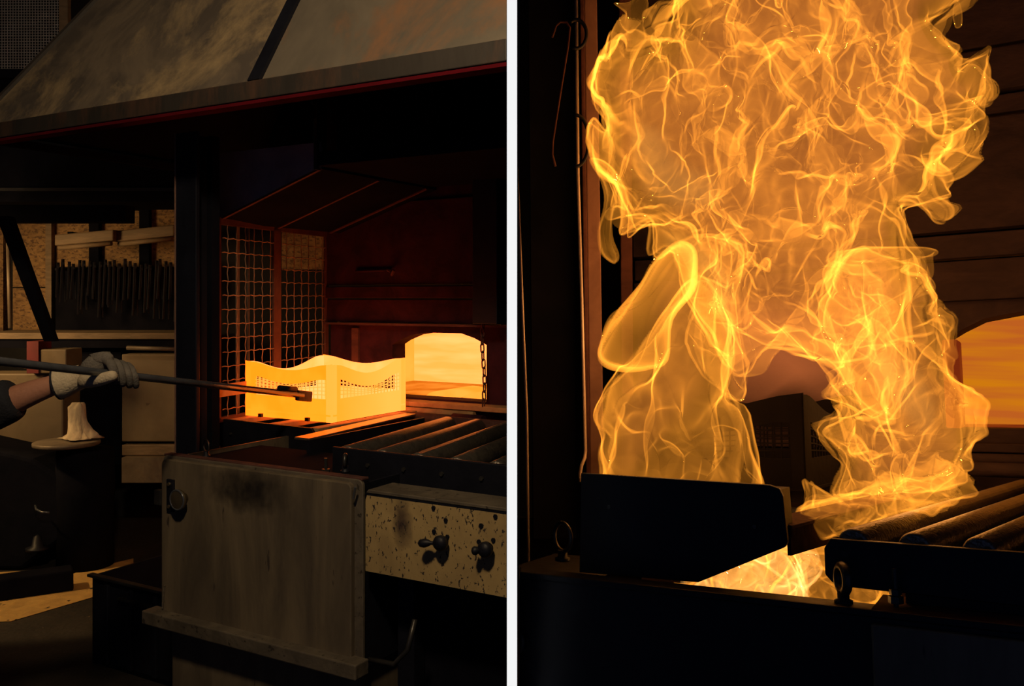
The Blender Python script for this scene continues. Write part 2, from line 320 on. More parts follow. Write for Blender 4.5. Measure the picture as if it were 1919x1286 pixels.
# sill bars
MB().box(L(-.30, FV-.09, 1.015), U*.95, V*.09, ZZ*.022).build('sill', M['glowbar'], fur, clip=-1, bevel=.004)
MB().cyl(L(-.25, FV-.13, 1.003), L(.44, FV-.13, 1.003), .016).build('sill_bar', M['glowbar'], fur, smooth=True)
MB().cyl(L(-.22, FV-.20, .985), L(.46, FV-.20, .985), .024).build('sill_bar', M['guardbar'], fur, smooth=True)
MB().cyl(L(.38, FV-.20, .985), L(.53, FV-.20, .985), .032).build('sleeve', M['rust'], fur, smooth=True, clip=-1)
MB().box(L(.45, FV-.16, 1.395), U*.12, V*.1, ZZ*.75).build('counterweight', M['black'], fur, clip=-1, bevel=.006)
# chain hanging beside the mouth
ch = thing('chain', L(.455, FV-.08, 1.03), 'hanging link chain at the right edge of the glowing furnace mouth', 'chain')
proto = None
for i in range(13):
    c = L(.455 + .006*math.sin(i*.6), FV-.08, 1.05 + i*.034)
    ax = V if i % 2 else U; e = U if i % 2 else V
    pts = [c + e*.008*math.cos(t) + ZZ*(.013*math.sin(t) + (.008 if math.sin(t) > 0 else -.008)) for t in np.linspace(0, 2*math.pi, 13)[:-1]]
    MB().tube(pts, .0032, 6, closed=True).build('chain_link', M['rust2'], ch, smooth=True)
MB().tube([L(.46, FV-.08, 1.48), L(.435, FV-.08, 1.60), L(.43, FV-.08, 1.9)], .003, 5).build('chain_cord', M['rust2'], ch)

# ------------------------------------------------------------------ mesh guard
GA = Vector((-.335, .535)); GB = Vector((-.468, 1.36))
def G(t, z, off=0):
    p = GA.lerp(GB, t); return L(p.x + off, p.y, z)
gd = thing('mesh_guard', G(.5, 1.0), 'two-panel crimped wire mesh guard lit orange beside the glowing crate', 'guard')
gdir = (G(1, 0) - G(0, 0)).normalized(); gper = gdir.cross(ZZ)
for t0, t1 in ((-.02, .045), (.47, .535), (.965, 1.0)):
    MB().box(G(t0, 1.0), G(t1, 1.0)-G(t0, 1.0), gper*-.012, ZZ*(.83 if t0 < .9 else .80)).build('frame_post', M['guardbar'], gd, bevel=.002)
MB().box(G(-.02, 1.80), G(1, 1.8)-G(-.02, 1.8), gper*-.02, ZZ*.025).build('top_rail', M['guardbar'], gd)
MB().box(G(-.02, 1.0), G(1, 1.0)-G(-.02, 1.0), gper*-.02, ZZ*.02).build('bottom_rail', M['guardbar'], gd)
MB().box(G(0, 1.105) + gper*.01, G(.5, 0)-G(0, 0), gper*.006, ZZ*.05).build('kick_bar', M['glowbar'], gd)
for t0, t1 in ((.05, .465), (.54, .96)):
    nz = 13; nvv = 6
    for i in range(nvv):
        t = t0 + (t1-t0)*(i+.6)/nvv
        pts = [G(t, 1.02 + .78*k/52) + gper*(.0018*math.sin(k*math.pi/2 + i*math.pi)) + gdir*(.001*math.sin(k*math.pi/2)) for k in range(53)]
        MB().tube(pts, .0021, 4).build('upright_wire', M['wire'], gd)
    for j in range(nz):
        z = 1.05 + .058*j
        pts = [G(t0 + (t1-t0)*k/24, z + .002*math.sin(k*math.pi/2)) + gper*.002*math.cos(k*math.pi/2 + j*math.pi) for k in range(25)]
        MB().tube(pts, .0023, 4).build('cross_wire', M['wire'], gd)
# flat bars standing behind the guard
fb = thing('support_bars', G(.2, 0, -.12), 'flat steel bars standing close behind the wire mesh guard', 'bar')
MB().box(G(.09, .2, -.07), U*-.012, gdir*.03, ZZ*1.3).build('upright_bar', M['guardbar'], fb)
MB().box(G(.30, .2, -.10), U*-.012, gdir*.016, ZZ*1.9).build('upright_bar', M['greybeige'], fb)
MB().box(G(.42, .2, -.12), U*-.012, gdir*.008, ZZ*1.9).build('upright_bar', M['greybeige'], fb)

# ------------------------------------------------------------------ column carrying the hood
col = thing('steel_column', L(-.22, .33, 0), 'black steel column carrying the hood, left of the mesh guard', 'column')
MB().box(L(-.285, .30, 0), U*.11, V*.018, ZZ*2.12).build('flange_plate', M['black'], col, bevel=.003)
MB().box(L(-.265, .318, 0), U*.018, V*.14, ZZ*2.12).build('web_plate', M['black'], col)
MB().box(L(-.36, .45, 0), U*.12, V*.018, ZZ*2.12).build('flange_plate', M['black'], col, bevel=.003)
MB().box(L(-.291, .299, 0), U*.006, V*.02, ZZ*2.12).build('lit_edge_strip', M['post'], col)  # paler strip stands for light along the column's left edge
MB().box(L(-.232, .40, 0), U*.028, V*.04, ZZ*2.12).build('corner_post', M['soot'], col, bevel=.003)

# ------------------------------------------------------------------ baffle above the crate
bf = thing('baffle', L(-.1, .9, 1.85), 'dark slanted steel baffle with orange lit edges under the hood', 'baffle')
BA = (-.385, 1.815); BB = (.172, 1.99)
MB().prism([L(BA[0], .58, BA[1]), L(BB[0], .58, BB[1]), L(BB[0], .58, 2.09), L(BA[0], .58, 2.09)], V*.012).build('front_plate', M['slate'], bf)
sl = (L(BB[0], 0, BB[1]) - L(BA[0], 0, BA[1]))
for vv in (.575, .93, 1.27): MB().box(L(BA[0], vv, BA[1]-.006), sl, V*.014, ZZ*.008).build('edge_rib', M['guardbar'], bf)
MB().prism([L(BA[0], .592, BA[1]), L(BB[0], .592, BB[1]), L(BB[0], .592, BB[1]+.012), L(BA[0], .592, BA[1]+.012)], V*.76).build('slant_plate', M['soot'], bf)
MB().box(L(BB[0], .57, 2.0), U*.9, V*.75, ZZ*.05).build('shelf', M['soot'], bf, clip=-1)
MB().box(L(BB[0]-.01, .56, 1.985), U*.014, V*.012, ZZ*.19).build('upright_bar', M['steel'], bf)
MB().bolt(L(BB[0]-.012, .552, 2.235), V, .006, .012).build('bolt', M['pole'], bf)
MB().cyl(L(BB[0]-.005, .565, 2.16), L(BB[0]-.005, .565, 2.24), .004, 6).build('rod', M['steel'], bf)

# ------------------------------------------------------------------ crate builder
def crate(P, W, D, H, mats, label, group=None, name='steel_crate', sagf=.028, sags=.045):
    """P(a, b, z): a along the front, b into depth"""
    t = thing(name, P(W/2, D/2, 0), label, 'crate', group)
    def wall(a0, b0, da, db, length, sag, mt, mg, nv):
        ax = P(a0+da, b0+db, 0) - P(a0, b0, 0); ax.normalize(); o = P(a0, b0, 0); zz = (P(0, 0, 1)-P(0, 0, 0)).normalized()
        nx = P(a0 - db, b0 + da, 0) - P(a0, b0, 0); nx = nx.normalized()*.006
        n = 24; s = [i/n for i in range(n+1)]
        top = lambda q: H - sag*max(0, math.sin(math.pi*min(max((q-.08)/.84, 0), 1)))**1.3
        wlo = lambda q: .40*H - .0*q; whi = lambda q: min(.74*H, top(q)-.055)
        pt = lambda q, z: o + ax*(q*length) + zz*z
        mb = MB()
        lo_, hi_ = .11, .93
        mb.prism([pt(0, 0), pt(1, 0), pt(1, wlo(0)), pt(0, wlo(0))], nx)
        for q0, q1 in ((0, lo_), (hi_, 1)):
            mb.prism([pt(q0, wlo(0)), pt(q1, wlo(0)), pt(q1, top(q1)), pt((q0+q1)/2, top((q0+q1)/2)), pt(q0, top(q0))], nx)
        qs = np.linspace(lo_, hi_, 17)
        for q0, q1 in zip(qs[:-1], qs[1:]): mb.prism([pt(q0, whi(q0)), pt(q1, whi(q1)), pt(q1, top(q1)), pt(q0, top(q0))], nx)
        w = mb.build('side_wall', mt, t)
        g = MB()
        for i in range(1, nv): q = lo_ + (hi_-lo_)*i/nv; g.box(pt(q, wlo(q)) - ax*.0015 + nx*.2, ax*.0030, nx*.5, zz*(whi(q)-wlo(q)))
        for k in range(1, 5):
            for q0, q1 in zip(qs[:-1], qs[1:]):
                z0 = wlo(q0) + (whi(q0)-wlo(q0))*k/5; z1 = wlo(q1) + (whi(q1)-wlo(q1))*k/5
                g.prism([pt(q0, z0), pt(q1, z1), pt(q1, z1+.003), pt(q0, z0+.003)], nx*.6)
        tag(g.build('wire_grille', mg, w), kind='stuff')
        MB().box(pt(.01, .105*H) - nx*.9, ax*(length*.98), nx*1.2, zz*.006).build('fold_line', mt, w)
    wall(0, 0, 1, 0, W, sagf, mats[0], mats[4], 18)
    wall(W, 0, 0, 1, D, sags, mats[1], mats[4], 18)
    wall(W, D, -1, 0, W, sagf, mats[2], mats[4], 18)
    wall(0, D, 0, -1, D, sags, mats[3], mats[4], 18)
    mb = MB()
    for a, b in ((0, 0), (W, 0), (W, D), (0, D)):
        da = .03 if a == 0 else -.03; db = .03 if b == 0 else -.03
        e1 = P(a+da, b, 0)-P(a, b, 0); e2 = P(a, b+db, 0)-P(a, b, 0); zz = P(0, 0, 1)-P(0, 0, 0)
        o = P(a, b, 0) - e1*.08 - e2*.08
        p1 = [o, o+e1, o+e1+zz*(H+.0), o+zz*(H+.004)]
        MB().prism(p1, e2*.12).box(o, e2, e1*.12, zz*H).build('corner_angle', mats[1] if a else mats[0], t)
    MB().box(P(.01, .01, .012), P(W-.02, 0, 0)-P(0, 0, 0), P(0, D-.02, 0)-P(0, 0, 0), (P(0, 0, 1)-P(0, 0, 0))*.006).build('bottom_plate', mats[2], t)
    for a in (.17, .72):
        MB().box(P(W*a, -.012, .0), P(.018, 0, 0)-P(0, 0, 0), P(0, .02, 0)-P(0, 0, 0), (P(0, 0, 1)-P(0, 0, 0))*.014).build('foot', M['black'], t)
    return t
hot_f = glow('orange-hot crate front', (3.4, .41, .010), (3.6, .47, .018), .95, scale=6)
hot_r = glow('yellow-hot crate side', (3.4, .46, .022), (3.6, .60, .085), .95, axis=tuple(V), a=-.24, b=.2, scale=6)
hot_b = glow('bright-hot crate back', (3.4, .62, .10), (3.6, .74, .19), .95, scale=6)
hot_g = glow('hot crate wire', (1.9, .48, .04), (1.9, .58, .09), .92, scale=6)
crate(lambda a, b, z: L(-.351 + a, .715 + b, 1.012 + z), .466, .478, .226, (hot_f, hot_r, hot_b, hot_b, hot_g), 'glowing yellow-hot steel crate held by the long pole in front of the furnace mouth')
cc = [M['crate_cold']]*5
crate(lambda a, b, z: L(.23 + a, .62 + b, 2.052 + z), .44, .46, .24, cc, 'dark unlit crate stored on the shelf under the hood')

# ------------------------------------------------------------------ lift table under the crate
lt = thing('lift_table', L(-.1, .9, .9), 'dark lift table carrying the glowing crate', 'table')
MB().prism([L(-.40, .585, .90), L(.09, .585, .90), L(.14, .585, .93), L(.14, .585, .99), L(.125, .585, 1.008), L(-.40, .585, 1.012)], V*.012).build('apron_plate', M['black'], lt)
for u in (-.36, -.12, .10): MB().box(L(u, .6, .985), U*.05, V*.70, ZZ*.022).build('table_bar', M['glowbar'], lt, bevel=.002)
for v in (.62, .92, 1.2): MB().box(L(-.39, v, .97), U*.58, V*.04, ZZ*.014).build('cross_bar', M['rust'], lt)
MB().prism([L(.215, .40, 1.006), L(.285, .40, 1.006), L(.285, .40, .998), L(.215, .40, .998)], LW*.75 + U*.04).build('side_rail', M['gloss'], lt, bevel=.002)
MB().box(L(.275, .40, .90), U*.012, V*.7, ZZ*.10).build('rail_web', M['black'], lt)
for u in (-.3, -.05): MB().bolt(L(u, .585, .955), -V, .006, .006).build('bolt', M['steel'], lt)

# ------------------------------------------------------------------ roller conveyor
rc = thing('roller_conveyor', L(.9, .5, .6), 'black roller conveyor with orange lit rollers in front of the furnace, beside the yellow box', 'conveyor')
MB().box(L(.575, .19, .915), U*.9, V*.014, ZZ*.115).build('side_beam', M['black'], rc, clip=-1, bevel=.003)
for i in range(7):
    a = L(.612 + .138*i, .215, .996); b = a + LW*.76
    if a.x > -.02: continue
    r = MB().lathe(a, b-a, [(0, .026), (0, .034), (.006, .037), ((b-a).length-.006, .037), ((b-a).length, .034), ((b-a).length, .02)], 24).build('roller', M['roller'], rc, smooth=True, clip=-1)
    if a.x < -.08: MB().ring(a + (b-a)*.004, b-a, .026, .0035, 18, 6).build('roller_collar', M['steel'], r, smooth=True)
    MB().bolt(L(.72 + .138*i, .19, .985), -V, .007, .006).build('bolt', M['steel'], rc, clip=-1) if i < 4 else None
MB().box(L(.45, .98, .93), U*.9, V*.014, ZZ*.10).build('far_beam', M['rust2'], rc, clip=-1)

# ------------------------------------------------------------------ quench tank
tk = thing('quench_tank', L(.42, .3, 0), 'stained grey steel quench tank with a round knob and a welded ledge', 'tank')
def rr(u0, u1, z0, z1, r, v, n=5):
    pts = [(u0, z0), (u1, z0)] + [(u1-r+r*math.cos(a), z1-r+r*math.sin(a)) for a in np.linspace(0, math.pi/2, n)] + [(u0+r-r*math.sin(a), z1-r+r*math.cos(a)) for a in np.linspace(0, math.pi/2, n)]
    return [L(a, v, b) for a, b in pts]
MB().prism(rr(.012, .815, .455, .972, .02, -.004), V*.02).build('front_plate', M['tank_front'], tk, bevel=.003)
MB().prism(rr(0, .845, .44, .982, .02, .012), V*.012).build('front_flange', M['ledge'], tk, bevel=.003)
MB().box(L(.0, .02, .44), U*.012, V*.80, ZZ*.53).build('side_plate', M['tank'], tk)
MB().box(L(.83, .02, .44), U*.012, V*.80, ZZ*.53).build('side_plate', M['black'], tk)
MB().box(L(.0, .015, .978), U*.84, V*.03, ZZ*.008).build('rim', M['rust2'], tk, bevel=.002)
MB().box(L(.01, .04, .935), U*.83, V*.40, ZZ*.02).build('oil_bath_lid', M['soot'], tk)
MB().box(L(-.035, -.045, .432), U*.90, V*.06, ZZ*.044).build('ledge', M['ledge'], tk, bevel=.004)
MB().box(L(.02, .03, 0), U*.80, V*.75, ZZ*.43).build('lower_body', M['tank'], tk, bevel=.006)
MB().box(L(.045, -.012, .805), U*.032, V*.010, ZZ*.105).build('latch_plate', M['black'], tk, bevel=.002)
for z in (.822, .895): MB().bolt(L(.061, -.012, z), -V, .006, .006).build('bolt', M['brass'], tk)
kn = MB().lathe(L(.125, -.004, .855), -V, [(0, .016), (.02, .016), (.022, .033), (.032, .034), (.034, .028), (.036, .012), (.036, .001)], 28).build('knob', M['brass'], tk, smooth=True)
MB().ring(L(.125, -.036, .855), V, .031, .0035, 28, 6).build('knob_rim', M['pole'], kn, smooth=True)
MB().box(L(-.03, .0, .815), U*.03, V*.02, ZZ*.05).build('hinge_tab', M['steel'], tk, bevel=.002)
MB().tube([L(.825, -.005, .93), L(.838, -.012, .965)], .004, 6).build('corner_edge', M['pole'], tk)
MB().tube([L(.02+.0008*i, -.0065 + .001*math.sin(i*1.7), .48+.006*i) for i in range(14)], .0035, 5).build('weld_bead', M['ledge'], tk)
def eyebolt(c, ax, up, r, lab, tr=.006):
    t = thing('eye_bolt', c, lab, 'bolt'); up = Vector(up)
    MB().lathe(Vector(c), up, [(0, .014), (.006, .014), (.008, .009), (.02, .009)], 14).build('collar', M['black'], t, smooth=True)
    MB().ring(Vector(c) + up*(r + .018), ax, r, tr, 24, 10).build('eye', M['steel'], t, smooth=True); return t
eyebolt(L(.735, .065, .985), U*.75 + V*.5, ZZ, .017, 'small eye bolt on the tank rim in front of the lift table, left picture')
eyebolt(L(.06, .14, .96), U*.3 + V, ZZ, .02, 'thin eye bolt on the left end of the grey tank', .003)
MB_b = thing('stud_bolt', L(.62, .11, .955), 'dark stud bolt with nut standing by the eye bolt on the grey tank', 'bolt')
MB().cyl(L(.62, .11, .955), L(.62, .11, 1.01), .005, 8).build('shank', M['steel'], MB_b)
MB().bolt(L(.62, .11, .965), ZZ, .013, .012).build('nut', M['steel'], MB_b)
# dark stand under the conveyor
st = thing('conveyor_stand', L(1.1, .3, 0), 'black steel stand in the shade under the yellow control box', 'stand')
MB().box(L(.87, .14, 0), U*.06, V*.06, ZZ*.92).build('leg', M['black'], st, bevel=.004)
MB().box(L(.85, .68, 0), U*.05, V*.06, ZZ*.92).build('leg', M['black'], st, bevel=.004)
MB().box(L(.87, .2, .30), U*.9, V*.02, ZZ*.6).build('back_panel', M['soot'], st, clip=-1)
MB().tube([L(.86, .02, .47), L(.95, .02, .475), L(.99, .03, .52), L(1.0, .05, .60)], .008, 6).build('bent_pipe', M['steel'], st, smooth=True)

# ------------------------------------------------------------------ yellow control box
cb = thing('control_box', L(1.1, .06, .73), 'chipped yellow control box with two black lever knobs', 'box')
pts = [L(.864, 0, .729), L(1.6, 0, .729), L(1.6, 0, .950), L(.885, 0, .950), L(.870, 0, .945), L(.864, 0, .93)]
MB().prism(pts, V*.11).build('body', M['yellow'], cb, clip=-1)
MB().prism([L(.868, -.003, .951), L(1.6, -.003, .951), L(1.6, -.003, .961), L(.875, -.003, .961)], V*.115).build('lid', M['ledge'], cb, clip=-1, bevel=.002)
MB().box(L(.866, -.0025, .947), U*.75, V*.003, ZZ*.003).build('lid_gap', M['black'], cb, clip=-1)
for u, z, ln in ((1.135, .849, .055), (1.275, .851, .028)):
    k = MB().lathe(L(u, 0, z), -V, [(0, .012), (.012, .012), (.014, .020), (.026, .021), (.034, .016), (.037, .004)], 20).build('lever_hub', M['black'], cb, smooth=True)
    MB().tube([L(u, -.024, z), L(u-ln*.45, -.03, z-.001), L(u-ln*.55, -.032, z-.001), L(u-ln*.8, -.034, z-.003), L(u-ln, -.036, z-.004), L(u-ln*1.12, -.036, z-.005)], [.005, .005, .009, .012, .010, .003], 12).build('lever_grip', M['black'], k, smooth=True)
for px, py in ((813, 952), (836, 975), (814, 996), (839, 1006), (902, 985), (929, 968), (898, 1015), (925, 1012)):
    dx = (px-PX)/F; Y = (O.dot(V))/(dx*V.x + V.y); q = Vector((dx*Y, Y, CZ + (PY-py)/F*Y))
    MB().bolt(q, -V, .0062, .004).build('screw', M['black'], cb)

# ------------------------------------------------------------------ back-left workshop
def wbox(px0, py0, px1, py1, Y, d): a = at(px0, py1, Y); b = at(px1, py0, Y); return MB().box((a.x, Y, a.z), (b.x-a.x, 0, 0), (0, d, 0), (0, 0, b.z-a.z))
du = thing('overhead_duct', at(120, 380, 5.5), 'broad black duct hanging high behind the hood on the left', 'duct')
wbox(-250, 225, 342, 378, 5.5, .5).build('duct_body', M['soot'], du)
wbox(-250, 352, 342, 358, 5.48, .02).build('duct_seam', M['black'], du)
tag(wbox(-200, 384, 236, 416, 4.9, .12).build('overhead_beam', M['soot'], bevel=.004), 'black overhead beam crossing in front of the strand board wall', 'beam')
p0, p1 = at(5, 405, 4.7), at(92, 640, 4.7); d = Vector((.036, 0, 0))
tag(MB().prism([p0-d, p0+d, p1+d*.8, p1-d*.8], (0, .05, 0)).build('diagonal_strut', M['soot'], bevel=.003), 'black diagonal strut leaning in front of the strand board', 'strut')
tag(MB().cyl(at(15, 455, 5.6), at(19, 615, 5.6), .012, 10).build('wall_pipe', M['greybeige'], smooth=True), 'thin pale pipe running up the wall at the far left edge', 'pipe')
lf = thing('strip_light', at(215, 460, 5.7), 'unlit strip light fitting hung slanting on the strand board wall', 'lamp')
for (x0, y0), (x1, y1) in (((102, 443), (212, 433)), ((214, 436), (326, 424))):
    a, b = at(x0, y0, 5.75), at(x1, y1, 5.7)
    MB().box(a - ZZ*.06, b-a, (0, .08, 0), ZZ*.07).build('housing', M['wood'], lf, bevel=.008)
    MB().cyl(a - ZZ*.075 + (b-a)*.05 + Vector((0, .02, 0)), b - ZZ*.075 - (b-a)*.05 + Vector((0, .02, 0)), .015, 10).build('tube', M['wood'], lf, smooth=True)
for x_ in (125, 300): a = at(x_, 440, 5.75); MB().box((a.x, 5.76, a.z), (.03, 0, 0), (0, .46, 0), (0, 0, .02)).build('bracket', M['soot'], lf)
rack = thing('tool_rack', at(220, 620, 6.1), 'black tool board with a hanging rail on the strand board wall', 'rack')
wbox(104, 503, 345, 622, 6.12, .02).build('back_board', M['soot'], rack)
MB().cyl(at(104, 505, 6.0), at(345, 503, 6.0), .01, 8).build('rail', M['black'], rack)
for i in range(24):
    x = 110 + i*9.6 + random.uniform(-2, 2); ln = random.uniform(60, 112); y0 = 497 - random.uniform(0, 12); w_ = random.uniform(3, 6)
    mb = MB(); Y = 5.96
    mb.tube([at(x-1, y0, Y), at(x-w_*.5, y0+ln*.45, Y), at(x-w_, y0+ln, Y)], .007, 5)
    mb.tube([at(x+1, y0, Y+.02), at(x+w_*.5, y0+ln*.45, Y+.02), at(x+w_, y0+ln, Y+.02)], .007, 5)
    mb.tube([at(x, y0+8, Y-.01), at(x, y0+8, Y+.03)], .01, 6)
    tag(mb.build('tongs', M['black']), 'long dark tongs hanging among others on the tool rack', 'tongs', 'tongs hanging on the tool rack')
bn = thing('workbench', at(200, 850, 5.6), 'long worn workbench below the tool rack', 'bench')
wbox(-60, 624, 345, 636, 5.6, .55).build('bench_top', M['wood'], bn, bevel=.005)
wbox(-60, 636, 345, 652, 5.62, .04).build('apron', M['soot'], bn)
MB().cyl(at(238, 652, 5.4), at(345, 655, 5.4), .013, 10).build('grab_rail', M['greybeige'], bn, smooth=True)
wbox(228, 664, 345, 828, 5.58, .5).build('cabinet_door', M['cream'], bn, bevel=.006)
wbox(228, 834, 345, 854, 5.56, .5).build('plinth', M['wood'], bn, bevel=.006)
wbox(150, 660, 226, 870, 5.7, .3).build('open_bay', M['soot'], bn)
wbox(228, 858, 345, 905, 5.5, .5).build('lower_door', M['greybeige'], bn)
cab = thing('cream_cabinet', at(60, 900, 5.3), 'dull cream cabinet standing behind the gloved arm', 'cabinet')
wbox(-80, 700, 118, 905, 5.35, .22).build('body', M['cream'], cab, bevel=.01)
wbox(-80, 905, 118, 1034, 5.35, .22).build('plinth', M['soot'], cab)
bx = thing('cardboard_box', at(90, 700, 5.2), 'small cream box with a red label on the cabinet', 'box')
wbox(72, 655, 124, 700, 5.3, .2).build('body', M['cream'], bx, bevel=.006); wbox(50, 640, 72, 700, 5.29, .15).build('red_label', M['redbox'], bx)
stl = thing('round_stool', at(130, 1050, 5.05), 'black drum with a round top plate holding a white rag', 'stool')
c = at(125, 828, 5.0)
MB().lathe(c, ZZ, [(-.02, .165), (-.015, .172), (0, .172), (.004, .165), (.004, .01)], 28).build('top_plate', M['greybeige'], stl, smooth=True)
c2 = at(160, 832, 5.1)
MB().lathe(Vector((c2.x, c2.y, 0)), ZZ, [(0, .15), (c2.z-.3, .15), (c2.z-.28, .155), (c2.z-.03, .15), (c2.z-.03, .01)], 24).build('drum', M['soot'], stl, smooth=True)
# rag: a draped cloth heap
mb = MB(); n = 30; c = at(148, 822, 5.02); ringv = []
prof_ = ((0, .10), (.006, .098), (.022, .078), (.045, .058), (.09, .052), (.13, .046), (.165, .044), (.19, .034), (.20, .004))
for k, (h, r) in enumerate(prof_):
    for i in range(n):
        a = 2*math.pi*i/n; q = 1 + (.22*math.sin(3*a+k*.7) + .16*math.sin(7*a+k*1.3) + .10*math.sin(11*a-k))*(1 if k < 4 else .7)
        ringv.append(c + Vector((r*q*math.cos(a) + .006*math.sin(k*.9), r*q*math.sin(a)*.55, h + (.010*math.sin(4*a+k) if 1 < k < 8 else 0))))
mb.add(ringv, [(k*n+i, k*n+(i+1) % n, (k+1)*n+(i+1) % n, (k+1)*n+i) for k in range(len(prof_)-1) for i in range(n)])
tag(mb.build('rag', M['rag'], smooth=True), 'crumpled white rag lying on the black drum', 'rag')
# dark machine at far left, bent silver handle, low beam
dm = thing('dark_machine', at(50, 1000, 4.95), 'low black machine with a bent silver handle behind the worker', 'machine')
mb = MB(); a = at(-120, 845, 5.0)
MB().prism([at(-120, 820, 5.0), at(60, 860, 5.0), at(118, 900, 5.0), at(118, 1010, 5.0), at(40, 1068, 5.0), at(-120, 1068, 5.0)], (0, .35, 0)).build('body', M['soot'], dm, bevel=.02)
MB().tube([at(66, 948, 4.95), at(68, 955, 4.9), at(78, 960, 4.87), at(93, 961, 4.87)], .006, 8).build('handle', M['pole'], dm, smooth=True)
MB().lathe(at(70, 1030, 4.95), ZZ, [(0, .06), (.01, .06), (.02, .03), (.07, .02), (.08, .004)], 16).build('pedal', M['black'], dm, smooth=True)
lb = thing('low_beam', at(60, 1100, 4.3), 'dark rough timber lying on the floor beside the yellow floor stripe', 'timber')
a0, a1 = at(-120, 1128, 4.35), at(138, 1055, 4.65)
ax = (a1-a0); ax.z = 0
MB().box((a0.x, a0.y, 0), ax, Vector((ax.y, -ax.x, 0)).normalized()*-.12, ZZ*.11).build('baulk', M['soot'], lb, bevel=.01)
# yellow stripe and mark on floor, thin plates in uneven yellow
def fl(px, py): Y = CZ*F/(py-PY); return Vector(((px-PX)/F*Y, Y, .002))
tag(MB().prism([fl(-60, 1168), fl(20, 1166), fl(250, 1098), fl(250, 1048), fl(150, 1072), fl(-60, 1150)], (0, 0, .002)).build('floor_stripe', M['paint']), 'broad yellow stripe on the dark workshop floor', 'stripe')
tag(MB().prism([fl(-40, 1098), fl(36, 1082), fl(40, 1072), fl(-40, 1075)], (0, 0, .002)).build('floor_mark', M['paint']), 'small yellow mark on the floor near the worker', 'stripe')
# dark bin
b0 = Vector((-1.78, 3.62, 0))
bin_ = thing('scrap_bin', b0, 'dark ribbed steel scrap bin left of the tank', 'bin')
c00 = L(-.86, .36, 0); W_, D_, H_ = .48, .42, .36
for o_, a_, b_ in ((c00, U*W_, V*.01), (c00 + V*D_, U*W_, V*.01), (c00, V*D_, U*.01), (c00 + U*W_, V*D_, U*.01)):
    MB().box(o_, a_, b_, ZZ*H_).build('wall', M['black'], bin_)
MB().box(c00, U*W_, V*D_, ZZ*.02).build('bottom', M['black'], bin_)
for q in (.2, .5, .8): MB().box(c00 + U*(W_*q) - V*.015 + ZZ*.02, U*.02, V*.015, ZZ*(H_-.04)).build('rib', M['black'], bin_, bevel=.003)
MB().box(c00 - V*.02 - U*.01 + ZZ*(H_-.004), U*(W_+.02), V*.03, ZZ*.012).build('rim', M['steel'], bin_, bevel=.003)
MB().box(c00 - V*.02 + U*.18 + ZZ*(H_-.07), U*.2, V*.02, ZZ*.012).build('handle', M['steel'], bin_, bevel=.003)

# ------------------------------------------------------------------ worker
PA, PB = at(-260, 648, 1.80), at(566, 741, 3.47)
pole = thing('handling_pole', PA, 'long steel pole with a flat fork tip held against the glowing crate', 'pole')
pd = (PB-PA)
MB().tube([PA, PA + pd*.25, PA+pd*.6, PA + pd], [.0105, .0105, .011, .012], 16).build('shaft', M['pole'], pole, smooth=True)
pn = pd.normalized(); ps = pn.cross(ZZ).normalized(); pu = ps.cross(pn)
MB().box(PB - pn*.04 - pu*.022 - ps*.008, pn*.11, ps*.016, pu*.040).build('fork_tip', M['black'], pole, bevel=.005)
MB().tube([PB - pn*.17 + pu*.018, PB - pn*.05 + pu*.02], .0095, 8).build('prong', M['black'], pole, smooth=True)

def skin_mesh(name, chains, mat, parent, sub=2, extra=None):
    """chains: list of lists of (point, radius); first point of a chain that coincides with an earlier point joins there"""
    verts, rad, edges, key = [], [], [], {}
    for ch_ in chains:
        prev = None
        for p, r in ch_:
            k = tuple(round(c, 4) for c in p)
            if k in key: i = key[k]
            else: i = len(verts); key[k] = i; verts.append(Vector(p)); rad.append(r)
            if prev is not None and prev != i: edges.append((prev, i))
            prev = i
    me = bpy.data.meshes.new(name); me.from_pydata([v - Vector(parent['base']) for v in verts] if parent else verts, edges, [])
    o = bpy.data.objects.new(name, me); sc.collection.objects.link(o)
    if parent: o.parent = parent
    s = o.modifiers.new('skin', 'SKIN'); s.use_smooth_shade = True
    sv = me.skin_vertices[0].data
    for i, r in enumerate(rad): sv[i].radius = (r, r) if not isinstance(r, tuple) else r
    sv[0].use_root = True
    ss = o.modifiers.new('sub', 'SUBSURF'); ss.levels = sub; ss.render_levels = sub
    me.materials.append(mat); return o
def tq(px):                                                 # point on the pole under a pixel column
    dx = (px-PX)/F; return PA + pd*((dx*PA.y - PA.x)/(pd.x - dx*pd.y))
HY = tq(200).y
S = HY/F
def hp(px, py, dy): return at(px, py, HY + dy)
bx0, by0 = -1.52, HY-.34
wk = thing('person', (bx0, by0, 0), 'worker in navy clothes and a grey glove reaching in with a long pole', 'person')
sh = Vector((bx0+.16, by0+.10, 1.42)); el = hp(-52, 792, .0); wr = hp(118, 716, .02)
chains = [[((bx0, by0, .95), .13), ((bx0, by0, 1.15), .125), ((bx0, by0+.01, 1.34), .14), ((bx0, by0+.03, 1.47), .06), ((bx0+.01, by0+.05, 1.54), .055), ((bx0+.02, by0+.07, 1.63), .085), ((bx0+.02, by0+.08, 1.73), .07)],
          [((bx0, by0+.01, 1.34), .14), (tuple(sh), .062), (tuple(el), .045), (tuple(hp(20, 752, .01)), .043), (tuple(hp(70, 732, .015)), .035), (tuple(wr), .027), (tuple(hp(140, 708, .03)), .027)],
          [((bx0, by0+.01, 1.34), .14), ((bx0-.19, by0-.04, 1.42), .06), ((bx0-.25, by0-.05, 1.14), .045), ((bx0-.05, by0+.14, 1.22), .035), ((bx0+.05, by0+.17, 1.31), .03)]]
